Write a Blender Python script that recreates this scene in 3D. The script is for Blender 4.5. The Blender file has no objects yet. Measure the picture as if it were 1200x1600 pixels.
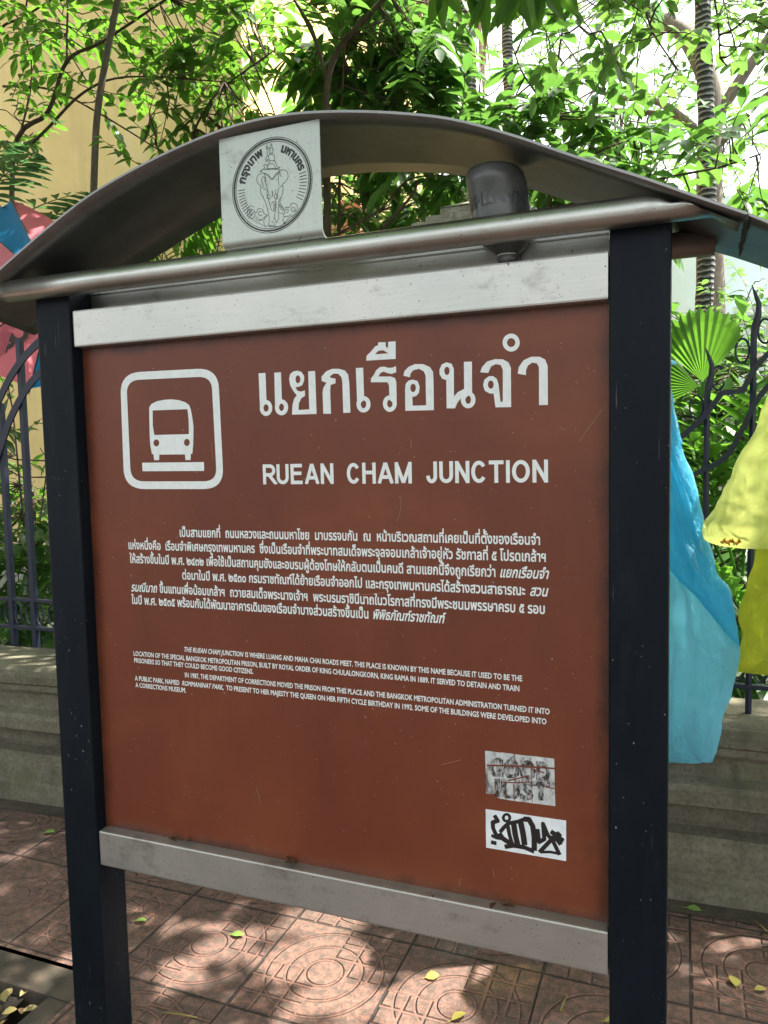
import bpy, bmesh, math, random
from mathutils import Vector, Matrix, noise
from mathutils.geometry import delaunay_2d_cdt

# ------------------------------------------------------------------ camera, sky, sun, exposure
S = bpy.context.scene
col = S.collection
F_PX, H_CAM = 1197.08, 1.55
YAW, PITCH, ROLL = [math.radians(a) for a in (21.3724, 4.3210, -1.2347)]
cy_, sy_, cp_, sp_ = math.cos(YAW), math.sin(YAW), math.cos(PITCH), math.sin(PITCH)
fwd = Vector((-sy_*cp_, cy_*cp_, -sp_))
r0 = Vector((cy_, sy_, 0)); u0 = r0.cross(fwd)
rgt = r0*math.cos(ROLL) + u0*math.sin(ROLL)
upv = -r0*math.sin(ROLL) + u0*math.cos(ROLL)
EYE = Vector((0, 0, H_CAM))
cam = bpy.data.objects.new("camera", bpy.data.cameras.new("camera"))
col.objects.link(cam); S.camera = cam
cam.matrix_world = Matrix(((rgt.x, upv.x, -fwd.x, 0), (rgt.y, upv.y, -fwd.y, 0), (rgt.z, upv.z, -fwd.z, H_CAM), (0, 0, 0, 1)))
cam.data.sensor_width = 36; cam.data.sensor_fit = 'AUTO'
cam.data.lens = F_PX*36/1600; cam.data.clip_end = 500; cam.data.clip_start = 0.02

SUN_EL, SUN_AZ = math.radians(62), math.radians(58)      # high, from the right and a little behind the sign
SUN = Vector((math.sin(SUN_AZ)*math.cos(SUN_EL), math.cos(SUN_AZ)*math.cos(SUN_EL), math.sin(SUN_EL)))
W = bpy.data.worlds.new("World"); S.world = W; W.use_nodes = True
wn = W.node_tree; bg = wn.nodes['Background']; bg.inputs['Strength'].default_value = 0.15
sky = wn.nodes.new('ShaderNodeTexSky'); sky.sky_type = 'NISHITA'; sky.sun_disc = False
sky.sun_elevation = SUN_EL; sky.sun_rotation = SUN_AZ; sky.air_density = 1.0; sky.dust_density = 5.0; sky.ozone_density = 1.0
hz = wn.nodes.new('ShaderNodeHueSaturation'); hz.inputs['Saturation'].default_value = .30; wn.links.new(sky.outputs[0], hz.inputs['Color'])
tn = wn.nodes.new('ShaderNodeMix'); tn.data_type = 'RGBA'; tn.blend_type = 'MULTIPLY'; tn.inputs[0].default_value = 1; tn.inputs[7].default_value = (1.0, 1.0, .95, 1)
wn.links.new(hz.outputs[0], tn.inputs[6]); wn.links.new(tn.outputs[2], bg.inputs['Color'])        # hazy tropical sky: nearly white
sl = bpy.data.lights.new("sun", 'SUN'); sl.energy = 5.0; sl.angle = math.radians(0.55); sl.color = (1, .93, .82)
so = bpy.data.objects.new("sun", sl); col.objects.link(so); so.rotation_euler = SUN.to_track_quat('Z', 'Y').to_euler()
S.view_settings.view_transform = 'Standard'; S.view_settings.look = 'None'
S.view_settings.exposure = 2.1; S.view_settings.gamma = 1; S.view_settings.use_curve_mapping = False
S.cycles.max_bounces = 8; S.cycles.transparent_max_bounces = 12; S.cycles.transmission_bounces = 6
S.cycles.sample_clamp_indirect = 4.0; S.cycles.use_denoising = True

R = random.Random(11)
def at(px, py, D):
    """point on the plane y = D seen at photo pixel (px, py) of 1200 x 1600"""
    d = rgt*((px-600)/F_PX) - upv*((py-800)/F_PX) + fwd
    return EYE + d*(D/d.y)
def gnd(px, py, z=0.0):
    d = rgt*((px-600)/F_PX) - upv*((py-800)/F_PX) + fwd
    return EYE + d*((z-H_CAM)/d.z)
def mpp(D): return D/(F_PX*0.94)        # metres per photo pixel near distance D

# ------------------------------------------------------------------ materials
class N:
    """tiny node-graph helper"""
    def __init__(s, name):
        s.m = bpy.data.materials.new(name); s.m.use_nodes = True
        s.t = s.m.node_tree; s.p = s.t.nodes['Principled BSDF']; s.out = s.t.nodes['Material Output']
    def n(s, typ, ins=None, **kw):
        nd = s.t.nodes.new('ShaderNode'+typ)
        for k, v in kw.items(): setattr(nd, k, v)
        for k, v in (ins or {}).items(): s.set(nd.inputs[k], v)
        return nd
    def set(s, sock, v):
        if hasattr(v, 'outputs'): v = v.outputs[0]
        if isinstance(v, bpy.types.NodeSocket): s.t.links.new(v, sock)
        else: sock.default_value = (tuple(v)+(1,) if isinstance(v, (tuple, list)) and len(v) == 3 and sock.type == 'RGBA' else v)
    def P(s, **kw):
        for k, v in kw.items(): s.set(s.p.inputs[k.replace('_', ' ')], v)
        return s
    def pos(s, scale=(1, 1, 1)):
        g = s.n('NewGeometry')
        mp = s.n('Mapping'); s.t.links.new(g.outputs['Position'], mp.inputs['Vector']); mp.inputs['Scale'].default_value = scale
        return mp
    def noise(s, scale, vec=None, detail=4, rough=.55):
        nd = s.n('TexNoise'); nd.inputs['Scale'].default_value = scale; nd.inputs['Detail'].default_value = detail; nd.inputs['Roughness'].default_value = rough
        s.t.links.new((vec or s.pos()).outputs[0], nd.inputs['Vector']); return nd
    def ramp(s, fac, stops):
        r = s.n('ValToRGB'); s.set(r.inputs[0], fac.outputs[0] if hasattr(fac, 'outputs') else fac)
        e = r.color_ramp.elements
        while len(e) < len(stops): e.new(.5)
        for el, (p, c) in zip(e, stops):
            el.position = p; el.color = (c[0], c[1], c[2], 1) if isinstance(c, (tuple, list)) else (c, c, c, 1)
        return r
    def mix(s, fac, a, b, mode='MIX'):
        nd = s.n('Mix', data_type='RGBA', blend_type=mode)
        s.set(nd.inputs[0], fac); s.set(nd.inputs[6], a); s.set(nd.inputs[7], b)
        return nd.outputs[2]
    def math(s, op, a, b=0.0, c=None):
        nd = s.n('Math', operation=op); s.set(nd.inputs[0], a); s.set(nd.inputs[1], b)
        if c is not None: s.set(nd.inputs[2], c)
        return nd.outputs[0]
    def bump(s, h, strength=.3, dist=.01):
        b = s.n('Bump'); b.inputs['Strength'].default_value = strength; b.inputs['Distance'].default_value = dist
        s.set(b.inputs['Height'], h); s.t.links.new(b.outputs[0], s.p.inputs['Normal']); return s

def speckled(name, c1, c2, scale, rough=.8, bump=.3, dist=.004, metal=0.0, spec=.5, sc=(1, 1, 1), bscale=None):
    g = N(name); ps = g.pos(sc)
    a = g.noise(scale, ps, 6, .65)
    r = g.ramp(a, [(.32, c1), (.7, c2)])
    g.P(Base_Color=r.outputs[0], Roughness=rough, Metallic=metal); g.p.inputs['Specular IOR Level'].default_value = spec
    if bump: g.bump(g.noise(bscale or scale*6, ps, 4, .7).outputs[0], bump, dist)
    return g.m

def steel(name, c1, c2, r1, r2, streak=(1, 60, 60), spots=True, metal=1.0):
    g = N(name)
    st = g.noise(7, g.pos(streak), 3, .6)
    cl = g.noise(4.5, g.pos(), 5, .6)
    base = g.ramp(cl, [(.3, c1), (.7, c2)]).outputs[0]
    if spots:
        sp = g.noise(95, g.pos(), 2, .5); m1 = g.ramp(sp, [(.70, 0.0), (.76, 1.0)])
        cl2 = g.noise(9, g.pos(), 2, .5); m2 = g.ramp(cl2, [(.45, 0.0), (.6, 1.0)])
        base = g.mix(g.math('MULTIPLY', m1.outputs[0], m2.outputs[0]), base, (.03, .026, .02))
        m3 = g.ramp(g.noise(240, g.pos(), 1, .4), [(.74, 0.0), (.77, .8)]); base = g.mix(m3.outputs[0], base, (.05, .042, .032))
    stn = g.ramp(g.noise(11, g.pos((1, 1, 1.5)), 6, .7), [(.56, 0.0), (.74, .6)])
    base = g.mix(stn.outputs[0], base, (.16, .145, .12))
    base = g.mix(g.math('MULTIPLY', st.outputs[0], .3), base, (.22, .21, .19))
    rg = g.n('MapRange'); g.set(rg.inputs[0], cl.outputs[0]); rg.inputs[3].default_value = r1; rg.inputs[4].default_value = r2
    g.P(Base_Color=base, Metallic=metal, Roughness=rg.outputs[0])
    g.bump(st.outputs[0], .10, .002)
    return g.m

M = {}
M['steel'] = steel('brushed_steel', (.42, .42, .39), (.58, .59, .55), .26, .42)
M['rail_steel'] = steel('dull_steel', (.46, .47, .44), (.60, .59, .55), .30, .44, streak=(1.5, 50, 50), metal=.78)
M['roof_steel'] = steel('roof_steel', (.21, .215, .21), (.34, .34, .33), .36, .50, streak=(2, 1, 40))
M['plate_steel'] = steel('plate_steel', (.40, .45, .405), (.50, .54, .49), .42, .50, streak=(40, 40, 1), metal=.8)
M['rust_steel'] = steel('rusty_steel', (.10, .08, .068), (.24, .205, .18), .5, .7, metal=.7)

def m_post():
    g = N('navy_paint')
    c = g.noise(6, g.pos((1, 1, .4)), 5, .6)
    base = g.ramp(c, [(.3, (.0032, .0058, .0092)), (.75, (.0068, .0110, .0165))]).outputs[0]
    ch = g.ramp(g.noise(210, g.pos((1, 1, .55)), 1, .4), [(.765, 0.0), (.79, .8)])
    zone = g.ramp(g.noise(7, g.pos(), 2, .5), [(.5, 0.0), (.6, 1.0)])
    base = g.mix(g.math('MULTIPLY', ch.outputs[0], zone.outputs[0]), base, (.30, .31, .30))
    scr = g.ramp(g.noise(1, g.pos((240, 240, 9)), 1, .4), [(.735, 0.0), (.77, .5)]); z2 = g.ramp(g.noise(3, g.pos(), 3, .5), [(.5, 0.0), (.62, 1.0)])
    base = g.mix(g.math('MULTIPLY', scr.outputs[0], z2.outputs[0]), base, (.12, .13, .13))
    du = g.ramp(g.noise(9, g.pos((2, 2, .35)), 5, .65), [(.5, 0.0), (.8, .5)]); base = g.mix(du.outputs[0], base, (.018, .022, .024))
    g.P(Base_Color=base, Roughness=.46); g.bump(g.noise(220, g.pos((1, 1, .2)), 2).outputs[0], .06, .001)
    g.p.inputs['Specular IOR Level'].default_value = .12
    return g.m
M['post'] = m_post()

def m_panel():
    g = N('brown_enamel')
    a = g.noise(3.2, g.pos((1, 1, .45)), 6, .62)
    base = g.ramp(a, [(.28, (.122, .031, .016)), (.5, (.148, .038, .018)), (.74, (.182, .050, .021))]).outputs[0]
    st = g.noise(4, g.pos((9, 1, .5)), 4, .6)
    base = g.mix(g.ramp(st, [(.5, 0.0), (.9, .35)]).outputs[0], base, (.10, .034, .02))
    sp = g.ramp(g.noise(160, g.pos(), 1, .4), [(.785, 0.0), (.80, 1.0)])
    base = g.mix(g.math('MULTIPLY', sp.outputs[0], .55), base, (.36, .30, .27))
    bl = g.ramp(g.noise(7.5, g.pos((1.4, 1, .8)), 3, .5), [(.70, 0.0), (.82, .5)])
    base = g.mix(bl.outputs[0], base, (.035, .02, .016))
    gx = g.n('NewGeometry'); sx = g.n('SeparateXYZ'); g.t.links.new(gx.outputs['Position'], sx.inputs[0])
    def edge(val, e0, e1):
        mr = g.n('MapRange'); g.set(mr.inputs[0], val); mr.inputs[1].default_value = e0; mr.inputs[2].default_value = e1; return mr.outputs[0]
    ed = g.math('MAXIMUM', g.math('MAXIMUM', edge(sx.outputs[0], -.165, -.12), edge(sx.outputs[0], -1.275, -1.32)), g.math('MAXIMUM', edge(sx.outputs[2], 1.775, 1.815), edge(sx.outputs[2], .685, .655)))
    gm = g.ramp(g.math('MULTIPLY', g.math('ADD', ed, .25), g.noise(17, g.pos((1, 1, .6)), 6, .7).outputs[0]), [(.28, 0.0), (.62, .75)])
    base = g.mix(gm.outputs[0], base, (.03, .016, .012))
    warm_glow = g.ramp(g.noise(2.4, g.pos((.8, 1, 1.5)), 4, .55), [(.52, 0.0), (.72, .28)]); base = g.mix(warm_glow.outputs[0], base, (.27, .088, .030))  # soft patches of warm reflected glow painted into the enamel colour
    rg = g.n('MapRange'); g.set(rg.inputs[0], a.outputs[0]); rg.inputs[3].default_value = .28; rg.inputs[4].default_value = .44
    g.P(Base_Color=base, Roughness=rg.outputs[0]); g.p.inputs['Specular IOR Level'].default_value = .32
    g.bump(g.noise(60, g.pos(), 3).outputs[0], .05, .001)
    return g.m
M['panel'] = m_panel()
def m_white():
    g = N('white_vinyl')
    c = g.ramp(g.noise(70, g.pos(), 3), [(.3, (.66, .70, .69)), (.7, (.74, .78, .77))]).outputs[0]
    sp = g.ramp(g.noise(150, g.pos(), 1, .4), [(.79, 0.0), (.80, 1.0)])
    c = g.mix(sp.outputs[0], c, (.08, .05, .04))
    g.P(Base_Color=c, Roughness=.4); return g.m
M['white'] = m_white()
def plain(name, c, rough=.5, metal=0.0, spec=.5):
    g = N(name)
    r = g.ramp(g.noise(40, g.pos(), 4), [(.3, [x*.88 for x in c]), (.7, [min(1, x*1.1) for x in c])])
    g.P(Base_Color=r.outputs[0], Roughness=rough, Metallic=metal); g.p.inputs['Specular IOR Level'].default_value = spec
    return g.m
M['ink'] = plain('black_print', (.012, .012, .013), .5)
M['scratch'] = plain('pale_scratch', (.30, .16, .10), .6)
M['ink2'] = plain('marker_ink', (.016, .014, .014), .35)
M['seam'] = plain('dark_seam', (.02, .02, .018), .8)
M['paper'] = plain('white_sticker', (.72, .76, .78), .35)
def m_worn():
    g = N('worn_sticker')
    a = g.noise(60, g.pos((1, 1, .5)), 5, .7)
    c = g.ramp(a, [(.36, (.10, .09, .085)), (.47, (.42, .43, .42)), (.7, (.60, .62, .62))]).outputs[0]
    g.P(Base_Color=c, Roughness=.6); g.bump(a.outputs[0], .3, .001); return g.m
M['worn'] = m_worn()
def m_wornink():
    g = N('worn_print')
    a = g.noise(110, g.pos((1.6, 1, .8)), 4, .7)
    c = g.ramp(a, [(.44, (.02, .018, .017)), (.58, (.36, .36, .35))]).outputs[0]
    g.P(Base_Color=c, Roughness=.6); return g.m
M['wornink'] = m_wornink()

def m_paver():
    g = N('red_pavers')
    gx = g.n('NewGeometry'); sx = g.n('SeparateXYZ'); g.t.links.new(gx.outputs['Position'], sx.inputs[0])
    X = g.math('DIVIDE', g.math('ADD', sx.outputs[0], .79+41), .41); Y = g.math('DIVIDE', g.math('ADD', sx.outputs[1], 43-1.75), .43)
    u = g.math('FRACT', X); v = g.math('FRACT', Y)
    def line(val, period, w):        # 1 on a groove of half width w (tile units)
        f = g.math('FRACT', g.math('DIVIDE', val, period))
        d = g.math('MULTIPLY', g.math('MINIMUM', f, g.math('SUBTRACT', 1.0, f)), period)
        mr = g.n('MapRange'); g.set(mr.inputs[0], d); mr.inputs[1].default_value = w; mr.inputs[2].default_value = w*.35
        mr.inputs[3].default_value = 0; mr.inputs[4].default_value = 1; return mr.outputs[0]
    joint = g.math('MAXIMUM', line(u, 1.0, .011), line(v, 1.0, .011))
    du = g.math('SUBTRACT', u, .5); dv = g.math('SUBTRACT', v, .5)
    r = g.math('SQRT', g.math('ADD', g.math('MULTIPLY', du, du), g.math('MULTIPLY', dv, dv)))
    def ring(rad, w):
        d = g.math('ABSOLUTE', g.math('SUBTRACT', r, rad))
        mr = g.n('MapRange'); g.set(mr.inputs[0], d); mr.inputs[1].default_value = w; mr.inputs[2].default_value = w*.35
        mr.inputs[3].default_value = 0; mr.inputs[4].default_value = 1; return mr.outputs[0]
    rings = g.math('MAXIMUM', ring(.28, .017), ring(.43, .017))
    quad = g.math('GREATER_THAN', g.math('MULTIPLY', du, dv), 0.0)
    outer = g.math('GREATER_THAN', r, .135)
    grid = g.math('MULTIPLY', g.math('MAXIMUM', line(u, 1/6, .020), line(v, 1/6, .020)), g.math('MULTIPLY', quad, outer))
    rings = g.math('MULTIPLY', rings, g.math('SUBTRACT', 1.0, g.math('MULTIPLY', quad, g.math('GREATER_THAN', r, .45))))
    gr = g.math('MAXIMUM', g.math('MAXIMUM', joint, g.math('MULTIPLY', ring(.135, .017), .9)), g.math('MAXIMUM', grid, g.math('MULTIPLY', rings, .9)))
    cell = g.n('TexWhiteNoise', noise_dimensions='2D'); cb = g.n('CombineXYZ'); g.set(cb.inputs[0], g.math('FLOOR', X)); g.set(cb.inputs[1], g.math('FLOOR', Y)); g.t.links.new(cb.outputs[0], cell.inputs['Vector'])
    a = g.noise(2.2, g.pos(), 7, .65); b = g.noise(38, g.pos(), 5, .7)
    base = g.ramp(a, [(.3, (.125, .064, .050)), (.55, (.180, .088, .066)), (.75, (.23, .112, .083))]).outputs[0]
    base = g.mix(.35, base, g.ramp(cell.outputs[0], [(0, (.13, .085, .07)), (1, (.25, .13, .09))]).outputs[0])
    base = g.mix(g.ramp(b, [(.42, .85), (.60, 0.0)]).outputs[0], base, (.062, .047, .038))
    grit = g.ramp(g.noise(170, g.pos(), 3, .7), [(.36, .8), (.46, 0.0)]); base = g.mix(grit.outputs[0], base, (.035, .028, .022))
    base = g.mix(g.math('MULTIPLY', joint, .95), base, (.012, .011, .009))
    base = g.mix(g.math('MULTIPLY', g.math('SUBTRACT', gr, joint), g.math('MULTIPLY', b.outputs[0], .6)), base, (.22, .105, .075))
    moss = g.ramp(g.noise(1.1, g.pos(), 5), [(.55, 0.0), (.72, .55)])
    base = g.mix(moss.outputs[0], base, (.075, .06, .045))
    h = g.math('ADD', g.math('MULTIPLY', gr, -1.0), g.math('MULTIPLY', b.outputs[0], .28))
    g.P(Base_Color=base, Roughness=.82); g.bump(h, 1.0, .011)
    return g.m
M['paver'] = m_paver()

def m_stone(name='mossy_stone', c=((.095, .085, .060), (.155, .142, .103), (.225, .21, .16))):
    g = N(name)
    a = g.noise(5, g.pos((1, 1, 1.6)), 8, .68); f = g.noise(70, g.pos(), 5, .75)
    base = g.ramp(a, [(.3, c[0]), (.52, c[1]), (.75, c[2])]).outputs[0]
    base = g.mix(g.ramp(f, [(.35, .55), (.55, 0.0)]).outputs[0], base, (.055, .053, .038))
    ms = g.ramp(g.noise(3.1, g.pos(), 6, .7), [(.5, 0.0), (.7, .45)])
    base = g.mix(ms.outputs[0], base, (.085, .10, .045))
    dk = g.ramp(g.noise(2.3, g.pos((3, 3, .6)), 5, .6), [(.54, 0.0), (.7, .5)])
    base = g.mix(dk.outputs[0], base, (.035, .034, .028))
    g.P(Base_Color=base, Roughness=.92); g.p.inputs['Specular IOR Level'].default_value = .25
    g.bump(g.math('ADD', f.outputs[0], g.math('MULTIPLY', a.outputs[0], .4)), .5, .005)
    return g.m
M['stone'] = m_stone()
M['pale_stone'] = m_stone('pale_stone', ((.22, .21, .175), (.34, .325, .28), (.46, .44, .39)))
M['iron'] = speckled('navy_iron', (.004, .008, .024), (.007, .012, .035), 20, .5, .1, .001)
M['concrete'] = speckled('dirty_concrete', (.022, .022, .015), (.085, .062, .045), 7, .9, .5, .01)
M['soil'] = speckled('dark_soil', (.018, .014, .01), (.055, .042, .03), 14, .95, .8, .02)
M['lawn'] = speckled('dark_ground_cover', (.010, .018, .007), (.03, .045, .016), 5, .95, .8, .02)
M['asphalt'] = speckled('asphalt', (.04, .04, .042), (.06, .06, .06), 30, .9, .4, .006)
def m_yellow():
    g = N('stained_yellow_plaster'); a = g.noise(1.3, g.pos(), 6, .65)
    base = g.ramp(a, [(.3, (.58, .43, .165)), (.7, (.72, .56, .25))]).outputs[0]
    stn = g.ramp(g.noise(1.6, g.pos((2.5, 1, .25)), 6, .65), [(.52, 0.0), (.75, .5)]); base = g.mix(stn.outputs[0], base, (.40, .31, .16))
    pt = g.ramp(g.noise(3.5, g.pos(), 3, .5), [(.62, 0.0), (.66, .35)]); base = g.mix(pt.outputs[0], base, (.66, .56, .34))
    g.P(Base_Color=base, Roughness=.85); g.bump(g.noise(30, g.pos(), 5).outputs[0], .2, .004); return g.m
M['yellow_wall'] = m_yellow()
M['yellow_old'] = speckled('yellow_plaster', (.56, .40, .135), (.70, .52, .20), 1.3, .85, .15, .004, bscale=30)
M['pale_wall'] = speckled('pale_plaster', (.50, .63, .68), (.60, .72, .76), .7, .8, .1, .004, bscale=20)
M['brick'] = speckled('terracotta', (.25, .10, .06), (.42, .2, .13), 9, .9, .3, .01)
M['bark'] = speckled('brown_bark', (.045, .030, .020), (.12, .085, .06), 30, .9, .6, .006, sc=(1, 1, .3))
M['grey_bark'] = speckled('grey_bark', (.09, .075, .06), (.20, .17, .14), 22, .9, .6, .006, sc=(1, 1, .3))
M['dry'] = speckled('dry_frond', (.17, .11, .06), (.33, .24, .15), 18, .9, .3, .004)
def m_palmtrunk():
    g = N('ringed_trunk')
    w = g.n('TexWave', wave_type='BANDS', bands_direction='Z'); g.t.links.new(g.pos().outputs[0], w.inputs['Vector'])
    w.inputs['Scale'].default_value = 6.2; w.inputs['Distortion'].default_value = 2.5; w.inputs['Detail'].default_value = 3; w.inputs['Detail Scale'].default_value = 2.5
    c = g.ramp(w, [(.35, (.018, .020, .020)), (.65, (.05, .052, .05)), (.92, (.22, .22, .21))]).outputs[0]
    n = g.noise(12, g.pos(), 5); c = g.mix(g.ramp(n, [(.5, 0.0), (.7, .7)]).outputs[0], c, (.04, .042, .04))
    g.P(Base_Color=c, Roughness=.9); g.bump(w.outputs[1], .6, .02); return g.m
M['palm_trunk'] = m_palmtrunk()

def m_leaf(name, dark, mid, light, trans, tmix=.42, rough=.34):
    g = N(name); ge = g.n('NewGeometry')
    rr = ge.outputs['Random Per Island']
    c = g.ramp(rr, [(0.0, dark), (.45, mid), (.9, light), (1.0, [min(1, x*1.5) for x in light])]).outputs[0]
    c = g.mix(g.math('MULTIPLY', g.noise(14, g.pos(), 2).outputs[0], .5), c, dark)
    g.P(Base_Color=c, Roughness=rough); g.p.inputs['Specular IOR Level'].default_value = .5
    tr = g.n('BsdfTranslucent'); tc = g.mix(rr, trans, [trans[0]*1.35, trans[1]*1.2, trans[2]]); g.set(tr.inputs[0], tc)
    ms = g.n('MixShader'); ms.inputs[0].default_value = tmix
    g.t.links.new(g.p.outputs[0], ms.inputs[1]); g.t.links.new(tr.outputs[0], ms.inputs[2]); g.t.links.new(ms.outputs[0], g.out.inputs[0])
    return g.m
M['leaf_dark'] = m_leaf('dark_leaf', (.018, .050, .014), (.035, .092, .022), (.06, .14, .03), (.12, .30, .03))
M['leaf_mid'] = m_leaf('green_leaf', (.024, .068, .016), (.042, .110, .024), (.07, .150, .038), (.10, .245, .042), .42)
M['leaf_light'] = m_leaf('light_leaf', (.045, .11, .022), (.075, .165, .032), (.10, .20, .052), (.13, .275, .055), .46, .45)
M['leaf_blue'] = m_leaf('bluish_frond', (.022, .060, .035), (.04, .10, .055), (.06, .14, .075), (.10, .24, .08), .35)
M['leaf_frond'] = m_leaf('fresh_frond', (.03, .09, .015), (.05, .14, .02), (.07, .17, .03), (.11, .29, .03), .46, .3)
M['leaf_fallen'] = m_leaf('fallen_yellow_leaf', (.20, .19, .04), (.30, .27, .06), (.36, .30, .10), (.3, .3, .05), .2)
M['leaf_fgreen'] = m_leaf('fallen_green_leaf', (.12, .20, .04), (.16, .27, .06), (.20, .30, .08), (.3, .4, .05), .2)
M['leaf_brown'] = m_leaf('dry_brown_leaf', (.05, .025, .015), (.09, .05, .03), (.16, .10, .05), (.1, .05, .02), .1)
M['litter'] = m_leaf('litter_leaf', (.10, .06, .03), (.28, .24, .07), (.42, .36, .16), (.2, .2, .05), .15, .6)

def m_bag(name, c, t, alpha=.10):
    g = N(name)
    wr = g.noise(16, g.pos((1.6, 1, .5)), 6, .62); w2 = g.noise(60, g.pos((1, 1, .7)), 4, .6)
    rd = g.math('ABSOLUTE', g.math('SUBTRACT', wr.outputs[0], .5))
    g.P(Base_Color=c, Roughness=.24); g.p.inputs['Specular IOR Level'].default_value = .5
    g.bump(g.math('ADD', g.math('MULTIPLY', rd, -2.2), g.math('MULTIPLY', w2.outputs[0], .9)), .9, .024)
    tr = g.n('BsdfTranslucent'); g.set(tr.inputs[0], t); tp = g.n('BsdfTransparent'); g.set(tp.inputs[0], [min(1, x*1.1+.1) for x in t])
    ms = g.n('MixShader'); ms.inputs[0].default_value = .62
    g.t.links.new(g.p.outputs[0], ms.inputs[1]); g.t.links.new(tr.outputs[0], ms.inputs[2])
    m2 = g.n('MixShader'); m2.inputs[0].default_value = alpha
    g.t.links.new(ms.outputs[0], m2.inputs[1]); g.t.links.new(tp.outputs[0], m2.inputs[2]); g.t.links.new(m2.outputs[0], g.out.inputs[0])
    return g.m
M['bag_blue'] = m_bag('blue_plastic', (.24, .58, .74), (.38, .78, .93), .20)
M['bag_yellow'] = m_bag('yellow_plastic', (.62, .70, .24), (.86, .92, 0.46), .30)
M['bag_olive'] = m_bag('olive_plastic', (.46, .50, .09), (.66, .70, .14), .22)
M['bag_fold'] = m_bag('doubled_blue_plastic', (.08, .50, .76), (.14, .68, .95), .03)
M['knot'] = plain('orange_knot', (.62, .30, .03), .4)
def m_cloth(name, c, t):
    g = N(name); n = g.noise(5, g.pos(), 4)
    g.P(Base_Color=g.mix(g.math('MULTIPLY', n.outputs[0], .4), c, [x*.7 for x in c]), Roughness=.6)
    tr = g.n('BsdfTranslucent'); g.set(tr.inputs[0], t); ms = g.n('MixShader'); ms.inputs[0].default_value = .4
    g.t.links.new(g.p.outputs[0], ms.inputs[1]); g.t.links.new(tr.outputs[0], ms.inputs[2]); g.t.links.new(ms.outputs[0], g.out.inputs[0]); return g.m
M['pink'] = m_cloth('pink_cloth', (.80, .20, .27), (.85, .25, .32))
M['blue'] = m_cloth('blue_cloth', (.006, .20, .52), (.02, .32, .72))
def m_bottle():
    g = N('grey_plastic'); n = g.noise(16, g.pos(), 4)
    g.P(Base_Color=g.ramp(n, [(.3, (.06, .068, .064)), (.7, (.15, .16, .152))]).outputs[0], Roughness=.3, Metallic=0.0)
    g.p.inputs['Transmission Weight'].default_value = .25
    g.bump(g.noise(26, g.pos(), 3).outputs[0], .35, .006); return g.m
M['bottle'] = m_bottle()
M['emboss'] = plain('dark_emboss', (.045, .05, .05), .4)

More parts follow.
